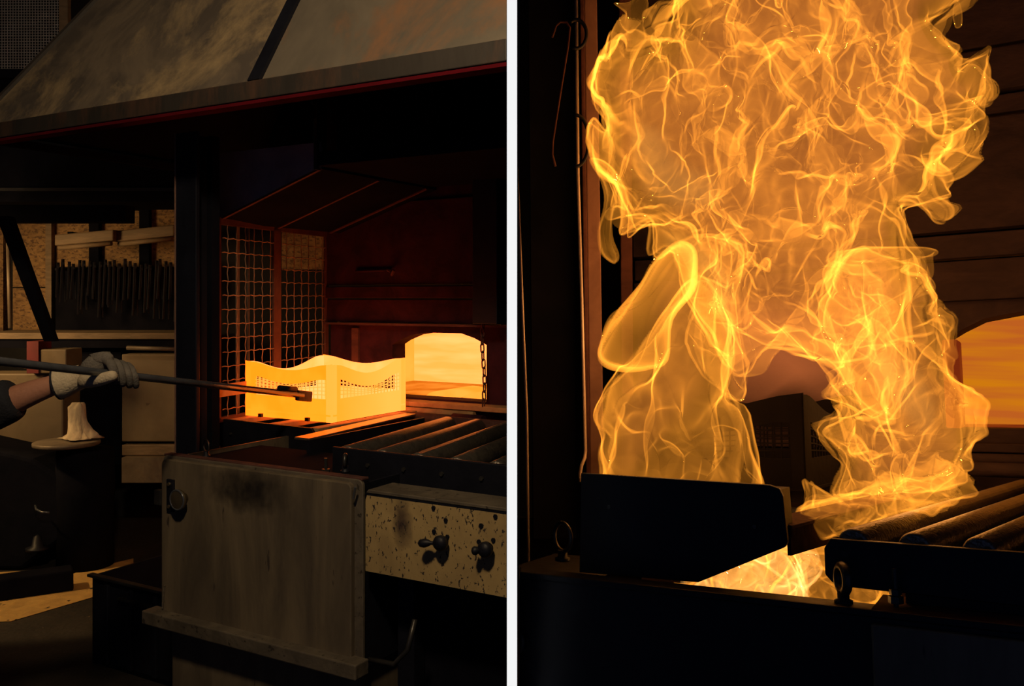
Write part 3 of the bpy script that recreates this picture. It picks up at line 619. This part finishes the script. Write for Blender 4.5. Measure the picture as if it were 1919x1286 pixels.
for s_ in (-1, 1):
    kx = .21 if s_ > 0 else -.11
    chains.append([((bx0, by0, .95), .13), ((bx0+.1*s_, by0, .86), .09), ((bx0+kx, by0+.03, .50), .06), ((bx0+kx, by0+.01, .1), .045), ((bx0+kx, by0+.16, .045), .04)])
body = skin_mesh('body', chains, M['skin'], wk)
skin_mesh('jacket', [[((bx0, by0, .76), .185), ((bx0, by0, .90), .185), ((bx0, by0, 1.15), .155), ((bx0, by0+.01, 1.34), .165), ((bx0, by0+.02, 1.42), .09)],
                     [((bx0, by0+.01, 1.34), .165), (tuple(sh), .09), (tuple(el + (sh-el)*.3), .07), (tuple(el), .066), (tuple(hp(12, 752, .01)), .068), (tuple(hp(36, 742, .012)), .064)],
                     [((bx0, by0+.01, 1.34), .165), ((bx0-.19, by0-.04, 1.42), .085), ((bx0-.25, by0-.05, 1.14), .062), ((bx0-.05, by0+.14, 1.22), .05)]], M['navy'], wk)
skin_mesh('trousers', [[((bx0, by0, 1.0), .14), ((bx0+.1, by0, .86), .125), ((bx0+.21, by0+.04, .50), .09), ((bx0+.22, by0+.02, .1), .075)], [((bx0, by0, 1.0), .14), ((bx0-.1, by0, .86), .115), ((bx0-.11, by0+.02, .48), .085), ((bx0-.11, by0-.01, .1), .07)]], M['jeans'], wk)
skin_mesh('hair', [[((bx0+.01, by0+.035, 1.60), .07), ((bx0+.012, by0+.04, 1.68), .092), ((bx0+.015, by0+.06, 1.75), .085), ((bx0+.017, by0+.09, 1.79), .05)]], M['soot'], wk)
skin_mesh('nose', [[((bx0+.03, by0+.145, 1.675), .012), ((bx0+.03, by0+.17, 1.645), .014), ((bx0+.03, by0+.15, 1.635), .012)]], M['skin'], wk)
for s_ in (-1, 1): skin_mesh('ear', [[((bx0+.02+.085*s_, by0+.07, 1.67), .012), ((bx0+.02+.095*s_, by0+.06, 1.655), .014), ((bx0+.02+.085*s_, by0+.065, 1.625), .009)]], M['skin'], wk)
# gauntlet cuff, back of the hand, thumb and fingers closing over the pole
gl = skin_mesh('glove', [
    [(hp(150, 706, .035), .030), (hp(172, 690, .045), .030), (hp(196, 678, .046), .028), (hp(214, 674, .042), .024)],
    [(hp(172, 690, .045), .030), (hp(182, 678, .036), .022), (hp(200, 670, .030), .017), (hp(212, 669, .024), .009)]], M['glove'], wk)
cuffp = [hp(109, 719, .02), hp(122, 716, .022), hp(138, 711, .028), hp(156, 705, .033)]
MB().tube(cuffp, [.044, .042, .036, .033], 20, cap=False).build('glove_cuff', M['glove_tan'], wk, smooth=True)
MB().tube([hp(107, 719.5, .02), hp(111, 718.5, .0205)], [.0455, .0455], 20, cap=False).build('cuff_hem', M['navy'], wk, smooth=True)
for i, (px, ln, r) in enumerate(((206, .92, .0125), (219, 1.0, .0125), (232, .97, .012), (244, .86, .011))):
    y = tq(px).z; base = lambda a, b, c: hp(px + a, 560 - ((tq(px).z + b) - CZ)/HY*F, c + (tq(px).y-HY))
    skin_mesh('finger', [[(base(-14, .026, .046), r*1.15), (base(-6, .037, .016), r*1.1), (base(2, .030*ln, -.014), r*1.08), (base(8, .006, -.028), r), (base(11, -.020*ln, -.020), r*.92), (base(11, -.028*ln, -.006), r*.75)]], M['glove'] if i else M['glove'], wk)
skin_mesh('thumb', [[(hp(150, 714, .015), .024), (hp(168, 714, -.008), .021), (hp(188, 712, -.026), .0185), (hp(206, 706, -.033), .0175), (hp(220, 702, -.034), .014)]], M['glove_tan'], wk)

# ================================================================== RIGHT BAY
tr = thing('fire_tank', R(.45, .4, -1.2), 'black quench tank with fire burning out of its open top', 'tank')
MB().box(R(-.10, 0, -1.25), RU*1.2, RV*.015, RZ*.94).build('front_plate', M['black'], tr, clip=1)
MB().box(R(-.10, -.006, -.318), RU*1.2, RV*.045, RZ*.012).build('rim', M['black'], tr, clip=1, bevel=.003)
MB().box(R(-.10, .0, -.62), RU*1.2, RV*1.5, RZ*.02).build('floor_plate', M['black'], tr, clip=1)
MB().box(R(1.06, .0, -1.25), RU*.02, RV*1.4, RZ*.94).build('side_plate', M['black'], tr)
MB().box(R(.60, -.004, -.312), RU*.5, RV*.12, RZ*.006).build('top_plate', M['rust2'], tr)
MB().box(R(.60, -.012, -.75), RU*.5, RV*.012, RZ*.425).build('cover_panel', M['tank'], tr, bevel=.003)
MB().box(R(-.10, .04, -.34), RU*.18, RV*.3, RZ*.008).build('corner_plate', M['black'], tr, clip=1)
knr = MB().lathe(R(.004, 0, -.425), -RV, [(0, .01), (.015, .01), (.017, .022), (.024, .023), (.028, .012)], 24).build('knob', M['black'], tr, smooth=True, clip=1)
# conveyor
rr_ = thing('roller_conveyor', R(.9, .4, -.4), 'black roller conveyor with orange edged rollers beside the flames', 'conveyor')
MB().prism([R(.525, .052, -.232), R(.535, .052, -.216), R(1.3, .052, -.216), R(1.3, .052, -.30), R(.555, .052, -.288), R(.535, .052, -.283), R(.525, .052, -.272)], RV*.012).build('side_beam', M['black'], rr_, bevel=.002)
MB().box(R(.64, .06, -.305), RU*.6, RV*.03, RZ*.08).build('inner_beam', M['black'], rr_)
for i in range(6):
    a = R(.565 + .0885*i, .070, -.225); b = a + RW*1.15
    MB().lathe(a, b-a, [(0, .018), (0, .022), (.004, .0245), ((b-a).length, .0245), ((b-a).length, .01)], 24).build('roller', M['roller'], rr_, smooth=True)
for u in (.556, .645, .742): MB().bolt(R(u, .052, -.238), -RV, .006, .004).build('bolt', M['black'], rr_)
MB().box(R(.74, 1.25, -.30), RU*.8, RV*.02, RZ*.08).build('far_beam', M['black'], rr_)
# apron and lift table
la = thing('lift_table', R(.25, .4, -.3), 'black apron plate and tray holding the dark crate in the flames', 'table')
MB().prism([R(.079, .1, -.136), R(.43, .1, -.142), R(.446, .1, -.147), R(.452, .1, -.160), R(.457, .1, -.235), R(.452, .1, -.243), R(.302, .1, -.314), R(.074, .1, -.318)], RV*.012).build('apron_plate', M['black'], la, bevel=.002)
MB().prism([R(.40, .11, -.150), R(.447, .11, -.150), R(.451, .11, -.235), R(.40, .11, -.235)], RV*.06).build('apron_bracket', M['black'], la)
MB().bolt(R(.137, .1, -.195), -RV, .004, .004).build('bolt', M['steel'], la); MB().bolt(R(.404, .1, -.212), -RV, .004, .004).build('bolt', M['steel'], la)
MB().prism([R(.405, .14, -.205), R(.455, .14, -.212), R(.455, .14, -.218), R(.405, .14, -.211)], RW*1.15).build('tray_rail', M['rust2'], la, bevel=.001)
MB().box(R(.447, .14, -.262), RU*.006, RW*1.1, RZ*.046).build('rail_web', M['rust'], la)
for b in (.5, .85, 1.15): MB().box(R(.0 + .19*b - .1, b, -.24), RU*.46, RV*.04, RZ*.014).build('cross_bar', M['black'], la)
RVc = (RV + RU*.10).normalized()
crate(lambda a, b, z: R(.385 - .42, .575, -.220) + RU*a + RVc*b + RZ*z, .42, .45, .232, cc, 'dark steel crate standing in the flames behind the apron plate', sagf=.03)
eyebolt(R(.557, .022, -.308), RU*.85 + RV*.5, RZ, .019, 'thick eye bolt standing on the tank rim below the conveyor beam, right', .0075)
eyebolt(R(.040, .10, -.30), RU*.5 + RV, RZ, .026, 'eye bolt half hidden left of the black apron plate', .004)
sb = thing('stud_bolt', R(.63, .03, -.306), 'stud bolt with nuts beside the thick eye bolt under the beam', 'bolt')
MB().cyl(R(.63, .03, -.306), R(.63, .03, -.25), .004, 8).build('shank', M['steel'], sb); MB().bolt(R(.63, .03, -.30), RZ, .011, .010).build('nut', M['steel'], sb); MB().bolt(R(.63, .03, -.288), RZ, .009, .008).build('nut', M['steel'], sb)

# furnace of the right bay
M['furn_r'] = glow('orange furnace lining', (.66, .145, .018), (.80, .245, .006), .78, scale=2.6, stretch=(.5, .5, 7))
M['furn_rs'] = glow('dull orange furnace lining', (.30, .035, .006), (.45, .07, .006), .6, scale=5)
f2 = thing('furnace', R(.7, 1.8, -.8), 'brown plated furnace front with an orange mouth at the right edge behind the flames', 'furnace')
RFV = 1.62
def PR(u, d, z): return R(u, RFV + d, z)
arch2 = [(.60, .19), (.64, .215), (.70, .245), (.80, .262), (1.0, .262), (1.08, .24), (1.15, .20)]
arch_wall(PR, -.42, 1.6, -.8, .30, (.60, 1.15, -.085, arch2), .16, M['plate'], f2)
hs = M['hearth']; M['hearth'] = M['furn_rs']
chamber(PR, .60, 1.15, -.08, .25, .16, .8, (M['furn_r'], M['furn_r']), f2)
M['hearth'] = hs
MB().box(R(.58, RFV-.004, -.085), RU*.045, RV*.15, RZ*.27).build('mouth_jamb', M['furn_rs'], f2, bevel=.006)
for z0, z1, dv in ((.30, .422, -.03), (.432, .505, -.022), (.515, .855, -.034), (.868, .925, -.022), (.938, 1.07, -.034), (1.085, 1.6, -.02)):
    MB().box(R(-.42, RFV+dv, z0), RU*2.0, RV*.05, RZ*(z1-z0)).build('door_panel', M['plate'], f2, bevel=.004)
MB().box(R(-.42, RFV-.10, -.15), RU*2.0, RV*.09, RZ*.025).build('sill', M['plate'], f2, bevel=.004)
MB().cyl(R(.0, RFV-.16, -.165), R(1.5, RFV-.16, -.165), .015).build('sill_bar', M['plate'], f2, smooth=True)
MB().cyl(R(.0, RFV-.24, -.19), R(1.5, RFV-.24, -.19), .02).build('sill_bar', M['plate'], f2, smooth=True)

# posts and rods on the left side of the right bay
def ra(px, py, Y): return at(px, py, Y)
ps_ = thing('flat_post', ra(1112, 880, 2.35), 'brown flat steel post lit by the fire, left of the flames', 'post')
def rbox(x0, x1, x2, x3, y0, y1, Y, d): return MB().prism([ra(x0, y0, Y), ra(x1, y0, Y), ra(x3, y1, Y), ra(x2, y1, Y)], (0, d, 0))
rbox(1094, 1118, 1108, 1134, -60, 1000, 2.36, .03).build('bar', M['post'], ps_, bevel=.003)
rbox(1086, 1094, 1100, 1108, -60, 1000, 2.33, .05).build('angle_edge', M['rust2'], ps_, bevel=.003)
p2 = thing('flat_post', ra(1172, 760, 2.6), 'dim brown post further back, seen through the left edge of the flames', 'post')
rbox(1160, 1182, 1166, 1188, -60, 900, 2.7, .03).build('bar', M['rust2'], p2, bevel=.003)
bp = thing('dark_column', ra(1030, 1000, 2.2), 'black steel column between the added white divider edge and the thin rod', 'column')
rbox(990, 1072, 1000, 1080, -60, 1010, 2.4, .08).build('plate', M['soot'], bp)
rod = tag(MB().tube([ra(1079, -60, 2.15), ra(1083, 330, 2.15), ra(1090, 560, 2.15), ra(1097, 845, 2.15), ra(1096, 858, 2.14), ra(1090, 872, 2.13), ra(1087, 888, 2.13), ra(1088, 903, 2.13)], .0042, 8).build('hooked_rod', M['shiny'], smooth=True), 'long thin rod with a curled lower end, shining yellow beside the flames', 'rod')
tag(MB().tube([ra(968, 300, 2.0), ra(978, 560, 2.0), ra(987, 780, 2.0), ra(990, 1052, 2.0)], .0035, 8).build('thin_rod', M['shiny'], smooth=True, clip=1), 'thin orange rod next to the added white divider edge', 'rod')
wh = thing('wire_hook', ra(1060, 100, 2.1), 'long bent wire hook with two rings hanging at upper left of the fire', 'hook')
MB().tube([ra(1035, 70, 2.1), ra(1042, 48, 2.1), ra(1050, 41, 2.1), ra(1062, 42, 2.1), ra(1068, 52, 2.1), ra(1064, 90, 2.1), ra(1054, 150, 2.1), ra(1043, 220, 2.1), ra(1036, 265, 2.1), ra(1035, 290, 2.1), ra(1041, 312, 2.1)], .003, 6).build('wire', M['rust2'], wh, smooth=True)
for (cx, cy, rx, ry, a0, a1) in ((1080, 64, 19, 27, -2.2, 1.9), (1080, 264, 23, 48, -1.7, 1.7)):
    pts = [ra(cx + rx*math.cos(a), cy + ry*math.sin(a), 2.08) for a in np.linspace(a0, a1, 18)]
    MB().tube(pts, .0045, 6).build('ring', M['black'], wh, smooth=True)

# ------------------------------------------------------------------ FIRE: thin folded sheets of burning gas, each a closed shell filled with glowing volume
for loc, pw, sz in ((ra(1480, 330, 2.12), 5.0, .25), (ra(1690, 720, 2.25), 1.8, .12), (ra(1240, 600, 2.05), 2.2, .10), (ra(1480, 1080, 1.78), .8, .05)):
    lamp('fire_light', 'POINT', loc, pw, FIRE, sz)
def gnoise(x, y, seed):
    rng = np.random.RandomState(seed % 100000); Nn = 128
    a = rng.rand(Nn, Nn)*2*np.pi; gx = np.cos(a); gy = np.sin(a)
    xi = np.floor(x).astype(int); yi = np.floor(y).astype(int); fx = x-xi; fy = y-yi
    s = lambda t: t*t*t*(t*(t*6-15)+10)
    def g(i, j): I = (xi+i) % Nn; J = (yi+j) % Nn; return gx[I, J]*(fx-i) + gy[I, J]*(fy-j)
    u = s(fx); v = s(fy)
    return ((g(0, 0)*(1-u)+g(1, 0)*u)*(1-v) + (g(0, 1)*(1-u)+g(1, 1)*u)*v)*1.5
def inpoly(x, y, P):
    c = np.zeros(x.shape, bool)
    for i in range(len(P)):
        x0, y0 = P[i]; x1, y1 = P[i-1]
        if y0 == y1: continue
        c ^= ((y0 > y) != (y1 > y)) & (x < (x1-x0)*(y-y0)/(y1-y0)+x0)
    return c
def smooth_poly(P, n=4):
    P = np.array(P, float); out = []; m_ = len(P)
    for i in range(m_):
        a, b, c, d_ = P[i-1], P[i], P[(i+1) % m_], P[(i+2) % m_]
        for t in np.arange(n)/n: out.append(.5*((2*b)+(-a+c)*t+(2*a-5*b+4*c-d_)*t*t+(-a+3*b-3*c+d_)*t**3))
    return np.array(out)
def nearest(x, y, P):
    best = np.full(x.shape, 1e9); bx_ = x.copy(); by_ = y.copy()
    for i in range(len(P)):
        x0, y0 = P[i-1]; x1, y1 = P[i]; ex, ey = x1-x0, y1-y0; q = ex*ex+ey*ey+1e-9
        t = np.clip(((x-x0)*ex+(y-y0)*ey)/q, 0, 1); qx = x0+t*ex; qy = y0+t*ey
        d_ = np.hypot(x-qx, y-qy); m_ = d_ < best; best[m_] = d_[m_]; bx_[m_] = qx[m_]; by_[m_] = qy[m_]
    return best, bx_, by_
def gas(name, col_, s):
    m_, nt_, o_ = newmat(name); e_ = N(nt_, 'ShaderNodeEmission', Strength=s); e_.inputs[0].default_value = (*col_, 1)
    nt_.links.new(e_.outputs[0], o_.inputs['Volume']); return m_
fire = thing('fire', R(.5, .6, -.6), 'tall billowing orange flames rising from the quench tank around the dark crate', 'fire')
def bag(poly, Y, seed, th, octs, mat, step=2.4, bulge=.1, rim=60, holes=(), sides=(-1, 1), edge=.15, thvar=.5, name='flame', solid=False):
    P = smooth_poly(poly); x0, y0 = P.min(0)-step; x1, y1 = P.max(0)+step
    gx, gy = np.meshgrid(np.arange(x0, x1+step, step), np.arange(y0, y1+step, step), indexing='ij')
    ins = inpoly(gx, gy, P); d_, bx_, by_ = nearest(gx, gy, P)
    for H in holes:
        H = smooth_poly(H); ih = inpoly(gx, gy, H); dh, hx, hy = nearest(gx, gy, H); ins &= ~ih; m_ = (dh < d_) | ih
        d_ = np.where(m_, dh, d_); bx_ = np.where(m_, hx, bx_); by_ = np.where(m_, hy, by_)
    fm = ins[:-1, :-1] | ins[1:, :-1] | ins[:-1, 1:] | ins[1:, 1:]
    gx = np.where(ins, gx, bx_); gy = np.where(ins, gy, by_); d_ = np.where(ins, d_, 0)
    prof = np.sqrt(1-(1-np.clip(d_/rim, 0, 1))**2)
    for si, sd in enumerate(sides):
        dx = np.zeros_like(gx); dy = dx.copy(); dz = dx.copy(); wx, wy = gx.copy(), gy.copy()
        for k, (wl, amp, sx) in enumerate(octs):
            q = seed + 10*k + 500*si
            a = gnoise(wx/wl+7.3*k, wy/(wl*sx)+3.1, q)*amp; b = gnoise(wx/wl+1.3, wy/(wl*sx)+9.7*k, q+1)*amp; c = gnoise(wx/wl+4.7, wy/(wl*sx)+5.9*k, q+2)*amp
            dx += a; dy += b*1.2; dz += c; wx = wx+a*.5; wy = wy+b*.5
        fade = edge + (1-edge)*np.clip(d_/(rim*.9), 0, 1)
        k = Y/F
        VV = np.stack([(gx+dx*fade-PX)*k, Y + sd*bulge*prof + dz*np.clip(d_/(rim*.5), 0, 1)*k*1.5, CZ+(PY-gy-dy*fade)*k], -1)
        n_ = np.cross(np.gradient(VV, axis=0), np.gradient(VV, axis=1)); n_ /= np.linalg.norm(n_, axis=-1, keepdims=True)+1e-12
        T = np.maximum(th*np.exp(thvar*2*gnoise(gx/110+seed, gy/140+2, seed+77+si)), min(th, .0025))[..., None]
        A = VV+n_*T/2; B = VV-n_*T/2
        if solid:
            pr = np.clip(d_/rim, 0, 1); pr = pr*pr*(3-2*pr)*th + 2e-4; A = VV.copy(); A[..., 1] = Y + pr; B = VV.copy(); B[..., 1] = Y - pr
        nx, ny = gx.shape; idx = np.arange(nx*ny).reshape(nx, ny); Nn = nx*ny
        qd = np.stack([idx[:-1, :-1], idx[1:, :-1], idx[1:, 1:], idx[:-1, 1:]], -1)
        qa = qd[fm]; fs = [qa, qa[:, ::-1]+Nn]; pad = np.pad(fm, 1)
        for (sx, sy, c0, c1) in ((-1, 0, 0, 3), (1, 0, 2, 1), (0, -1, 1, 0), (0, 1, 3, 2)):
            e_ = qd[fm & ~pad[1+sx:1+sx+fm.shape[0], 1+sy:1+sy+fm.shape[1]]]
            fs.append(np.stack([e_[:, c0], e_[:, c1], e_[:, c1]+Nn, e_[:, c0]+Nn], -1))
        faces = np.concatenate(fs); verts = np.concatenate([A.reshape(-1, 3), B.reshape(-1, 3)])
        used = np.unique(faces); re = np.zeros(2*Nn, int); re[used] = np.arange(len(used)); verts = verts[used]-np.array(fire['base']); faces = re[faces]
        me = bpy.data.meshes.new(name)
        me.vertices.add(len(verts)); me.vertices.foreach_set('co', verts.ravel())
        me.loops.add(faces.size); me.loops.foreach_set('vertex_index', faces.ravel())
        me.polygons.add(len(faces)); me.polygons.foreach_set('loop_start', np.arange(0, faces.size, 4))
        me.update(calc_edges=True)
        o_ = bpy.data.objects.new(name, me); sc.collection.objects.link(o_); me.materials.append(mat); o_.parent = fire
G1 = gas('flame gas', (.66, .218, .018), 25)
G2 = gas('hot flame gas', (.85, .40, .10), 27)
G3 = gas('sooty flame haze', (.32, .078, .020), 2.2)
OC = [(150, 85, 1.35), (62, 39, 1.5), (26, 13, 1.3), (13, 3, 1)]
OB = [(185, 95, 1.2), (80, 44, 1.4), (34, 15, 1.2)]
OK = [(70, 26, 1.2), (32, 14, 1.2), (14, 4, 1)]
OL = [(170, 85, 1.6), (75, 36, 1.6), (34, 9, 1.4)]
MAIN = [(1300,-80),(1272,0),(1268,32),(1228,58),(1246,76),(1222,92),(1182,103),(1172,82),(1150,70),(1143,112),(1132,104),(1118,140),(1114,185),(1132,205),(1138,245),(1112,226),(1107,264),(1122,300),(1150,330),(1172,380),(1170,440),(1198,420),(1224,416),(1226,480),(1262,470),(1285,560),(1340,640),(1375,700),(1440,650),(1500,660),(1560,690),(1590,740),(1660,780),(1700,650),(1690,500),(1684,465),(1682,440),(1680,395),(1705,385),(1735,390),(1768,418),(1776,400),(1766,384),(1745,368),(1742,300),(1756,322),(1776,333),(1800,315),(1828,262),(1817,230),(1820,204),(1834,194),(1840,172),(1850,195),(1857,183),(1853,158),(1835,132),(1816,115),(1800,126),(1786,114),(1793,95),(1752,60),(1740,38),(1788,0),(1800,-80)]
HOLE = [[(1770,258),(1785,248),(1797,258),(1792,282),(1775,285)]]
bag(MAIN, 1.92, 100, .0035, OC, G1, holes=HOLE, step=2.1)
bag(MAIN, 2.06, 300, .0035, OB, G1, holes=HOLE, step=2.4)
bag(MAIN, 2.10, 350, .12, [(200, 30, 1)], G3, holes=HOLE, step=6, solid=True, sides=(0,), rim=90, name='flame_haze')
# hottest cores: soft bright gas
G4 = gas('hot yellow flame haze', (.50, .27, .055), 2.2)
for i_, P_ in enumerate(([(1180,225),(1245,235),(1290,290),(1350,320),(1360,390),(1290,410),(1215,390),(1180,310)], [(1235,425),(1290,430),(1350,470),(1390,540),(1370,600),(1330,590),(1300,530),(1250,490)], [(1590,630),(1660,640),(1720,670),(1765,750),(1745,830),(1690,800),(1630,730)])):
    bag(P_, 1.95, 400 + 20*i_, .055, [(120, 12, 1)], G4, step=5, solid=True, sides=(0,), rim=46, name='flame_haze')
# right column beside the crate
RC = [(1600,470),(1690,496),(1716,506),(1738,545),(1742,565),(1734,577),(1741,604),(1757,590),(1756,640),(1766,690),(1790,722),(1805,765),(1797,762),(1802,790),(1803,830),(1790,870),(1800,862),(1780,905),(1700,925),(1620,935),(1562,930),(1582,870),(1560,835),(1548,812),(1590,780),(1588,748),(1566,716),(1580,680),(1540,600)]
bag(RC, 1.90, 700, .0035, OC, G1, bulge=.08, rim=45)
bag(RC, 2.02, 900, .003, OB, G1, bulge=.06, rim=45, step=2.8)
bag(RC, 2.05, 950, .08, [(200, 20, 1)], G3, step=6, solid=True, sides=(0,), rim=60, name='flame_haze')
# left veil: large smooth bags
LV1 = [(1275,455),(1232,487),(1205,530),(1165,590),(1130,650),(1125,670),(1140,685),(1175,692),(1215,690),(1246,675),(1254,600),(1288,545),(1300,480)]
bag(LV1, 1.88, 1100, .0095, [(160, 50, 1.6), (70, 20, 1.4)], G1, bulge=.10, rim=55, edge=.04)
LV2 = [(1240,600),(1190,680),(1160,700),(1130,750),(1115,785),(1130,820),(1124,850),(1132,888),(1128,950),(1300,955),(1395,930),(1393,775),(1362,735),(1375,660),(1360,580),(1300,520)]
bag(LV2, 1.88, 1300, .0032, OL, G1, bulge=.09, rim=40, edge=.25)
bag(LV2, 1.99, 1500, .0028, OL, G1, bulge=.06, rim=40, edge=.25, step=2.8)
bag([(1240,480)] + LV2[1:9] + [(1290,800),(1340,740),(1345,560)], 1.95, 1550, .05, [(200, 20, 1)], G3, step=6, solid=True, sides=(0,), rim=60, name='flame_haze')
MID = [(1262,450),(1300,560),(1290,640),(1330,720),(1390,760),(1400,660),(1380,560),(1400,460)]
bag(MID, 1.94, 1700, .004, OC, G1, bulge=.06, rim=40)
# tongue on the far left
bag([(1106,300),(1128,342),(1135,375),(1122,430),(1128,475),(1150,493),(1156,480),(1145,440),(1152,385),(1176,390),(1170,350),(1140,310)], 1.95, 1900, .004, [(90, 26, 1.5), (36, 8, 1.3)], G1, bulge=.03, rim=14, edge=.2)
bag([(1150,5),(1175,22),(1160,40),(1180,62),(1205,40),(1216,8),(1200,-10),(1180,5)], 2.0, 2000, .002, [(60, 16, 1.3), (25, 6, 1.3)], G1, bulge=.02, rim=14)
bag([(1787,20),(1793,0),(1800,25),(1801,48),(1792,52),(1788,38)], 2.0, 2050, .0014, [(40, 5, 1)], G1, bulge=.01, rim=7)
# smoky glow between the columns
bag([(1330,560),(1420,540),(1560,560),(1620,680),(1600,775),(1540,790),(1480,770),(1400,790),(1340,740)], 2.5, 2100, .26, [(200, 20, 1)], G3, rim=110, name='flame_haze', step=6, solid=True, sides=(0,))
# fire in the pit and along the conveyor
PIT = [(1290,1118),(1312,1085),(1360,1050),(1420,1030),(1475,1000),(1500,960),(1560,945),(1640,955),(1600,1000),(1560,1040),(1600,1080),(1660,1092),(1650,1135),(1480,1135)]
PITC = [(1290,1118),(1312,1088),(1360,1058),(1420,1036),(1462,1030),(1490,1060),(1505,1110),(1490,1135)]
bag(PITC, 1.70, 2300, .0035, OC, G2, bulge=.05, rim=30)
bag(PITC, 1.76, 2350, .0035, OC, G2, bulge=.05, rim=30)
bag(PIT, 1.80, 2500, .0035, OC, G1, bulge=.05, rim=30)
bag(PIT, 1.88, 2600, .0035, OC, G1, bulge=.05, rim=30)
ALONG = [(1480,985),(1520,950),(1600,925),(1700,905),(1760,885),(1778,868),(1786,900),(1790,925),(1700,955),(1620,985),(1540,1010),(1490,1010)]
bag(ALONG, 1.66, 2800, .005, [(120, 50, 1), (50, 24, 1), (22, 8, 1)], G1, bulge=.05, rim=24)
bag(ALONG, 1.83, 2700, .004, [(120, 50, 1), (50, 24, 1), (22, 8, 1)], G1, bulge=.05, rim=24)

for o in bpy.data.objects:
    if 'base' in o: del o['base']
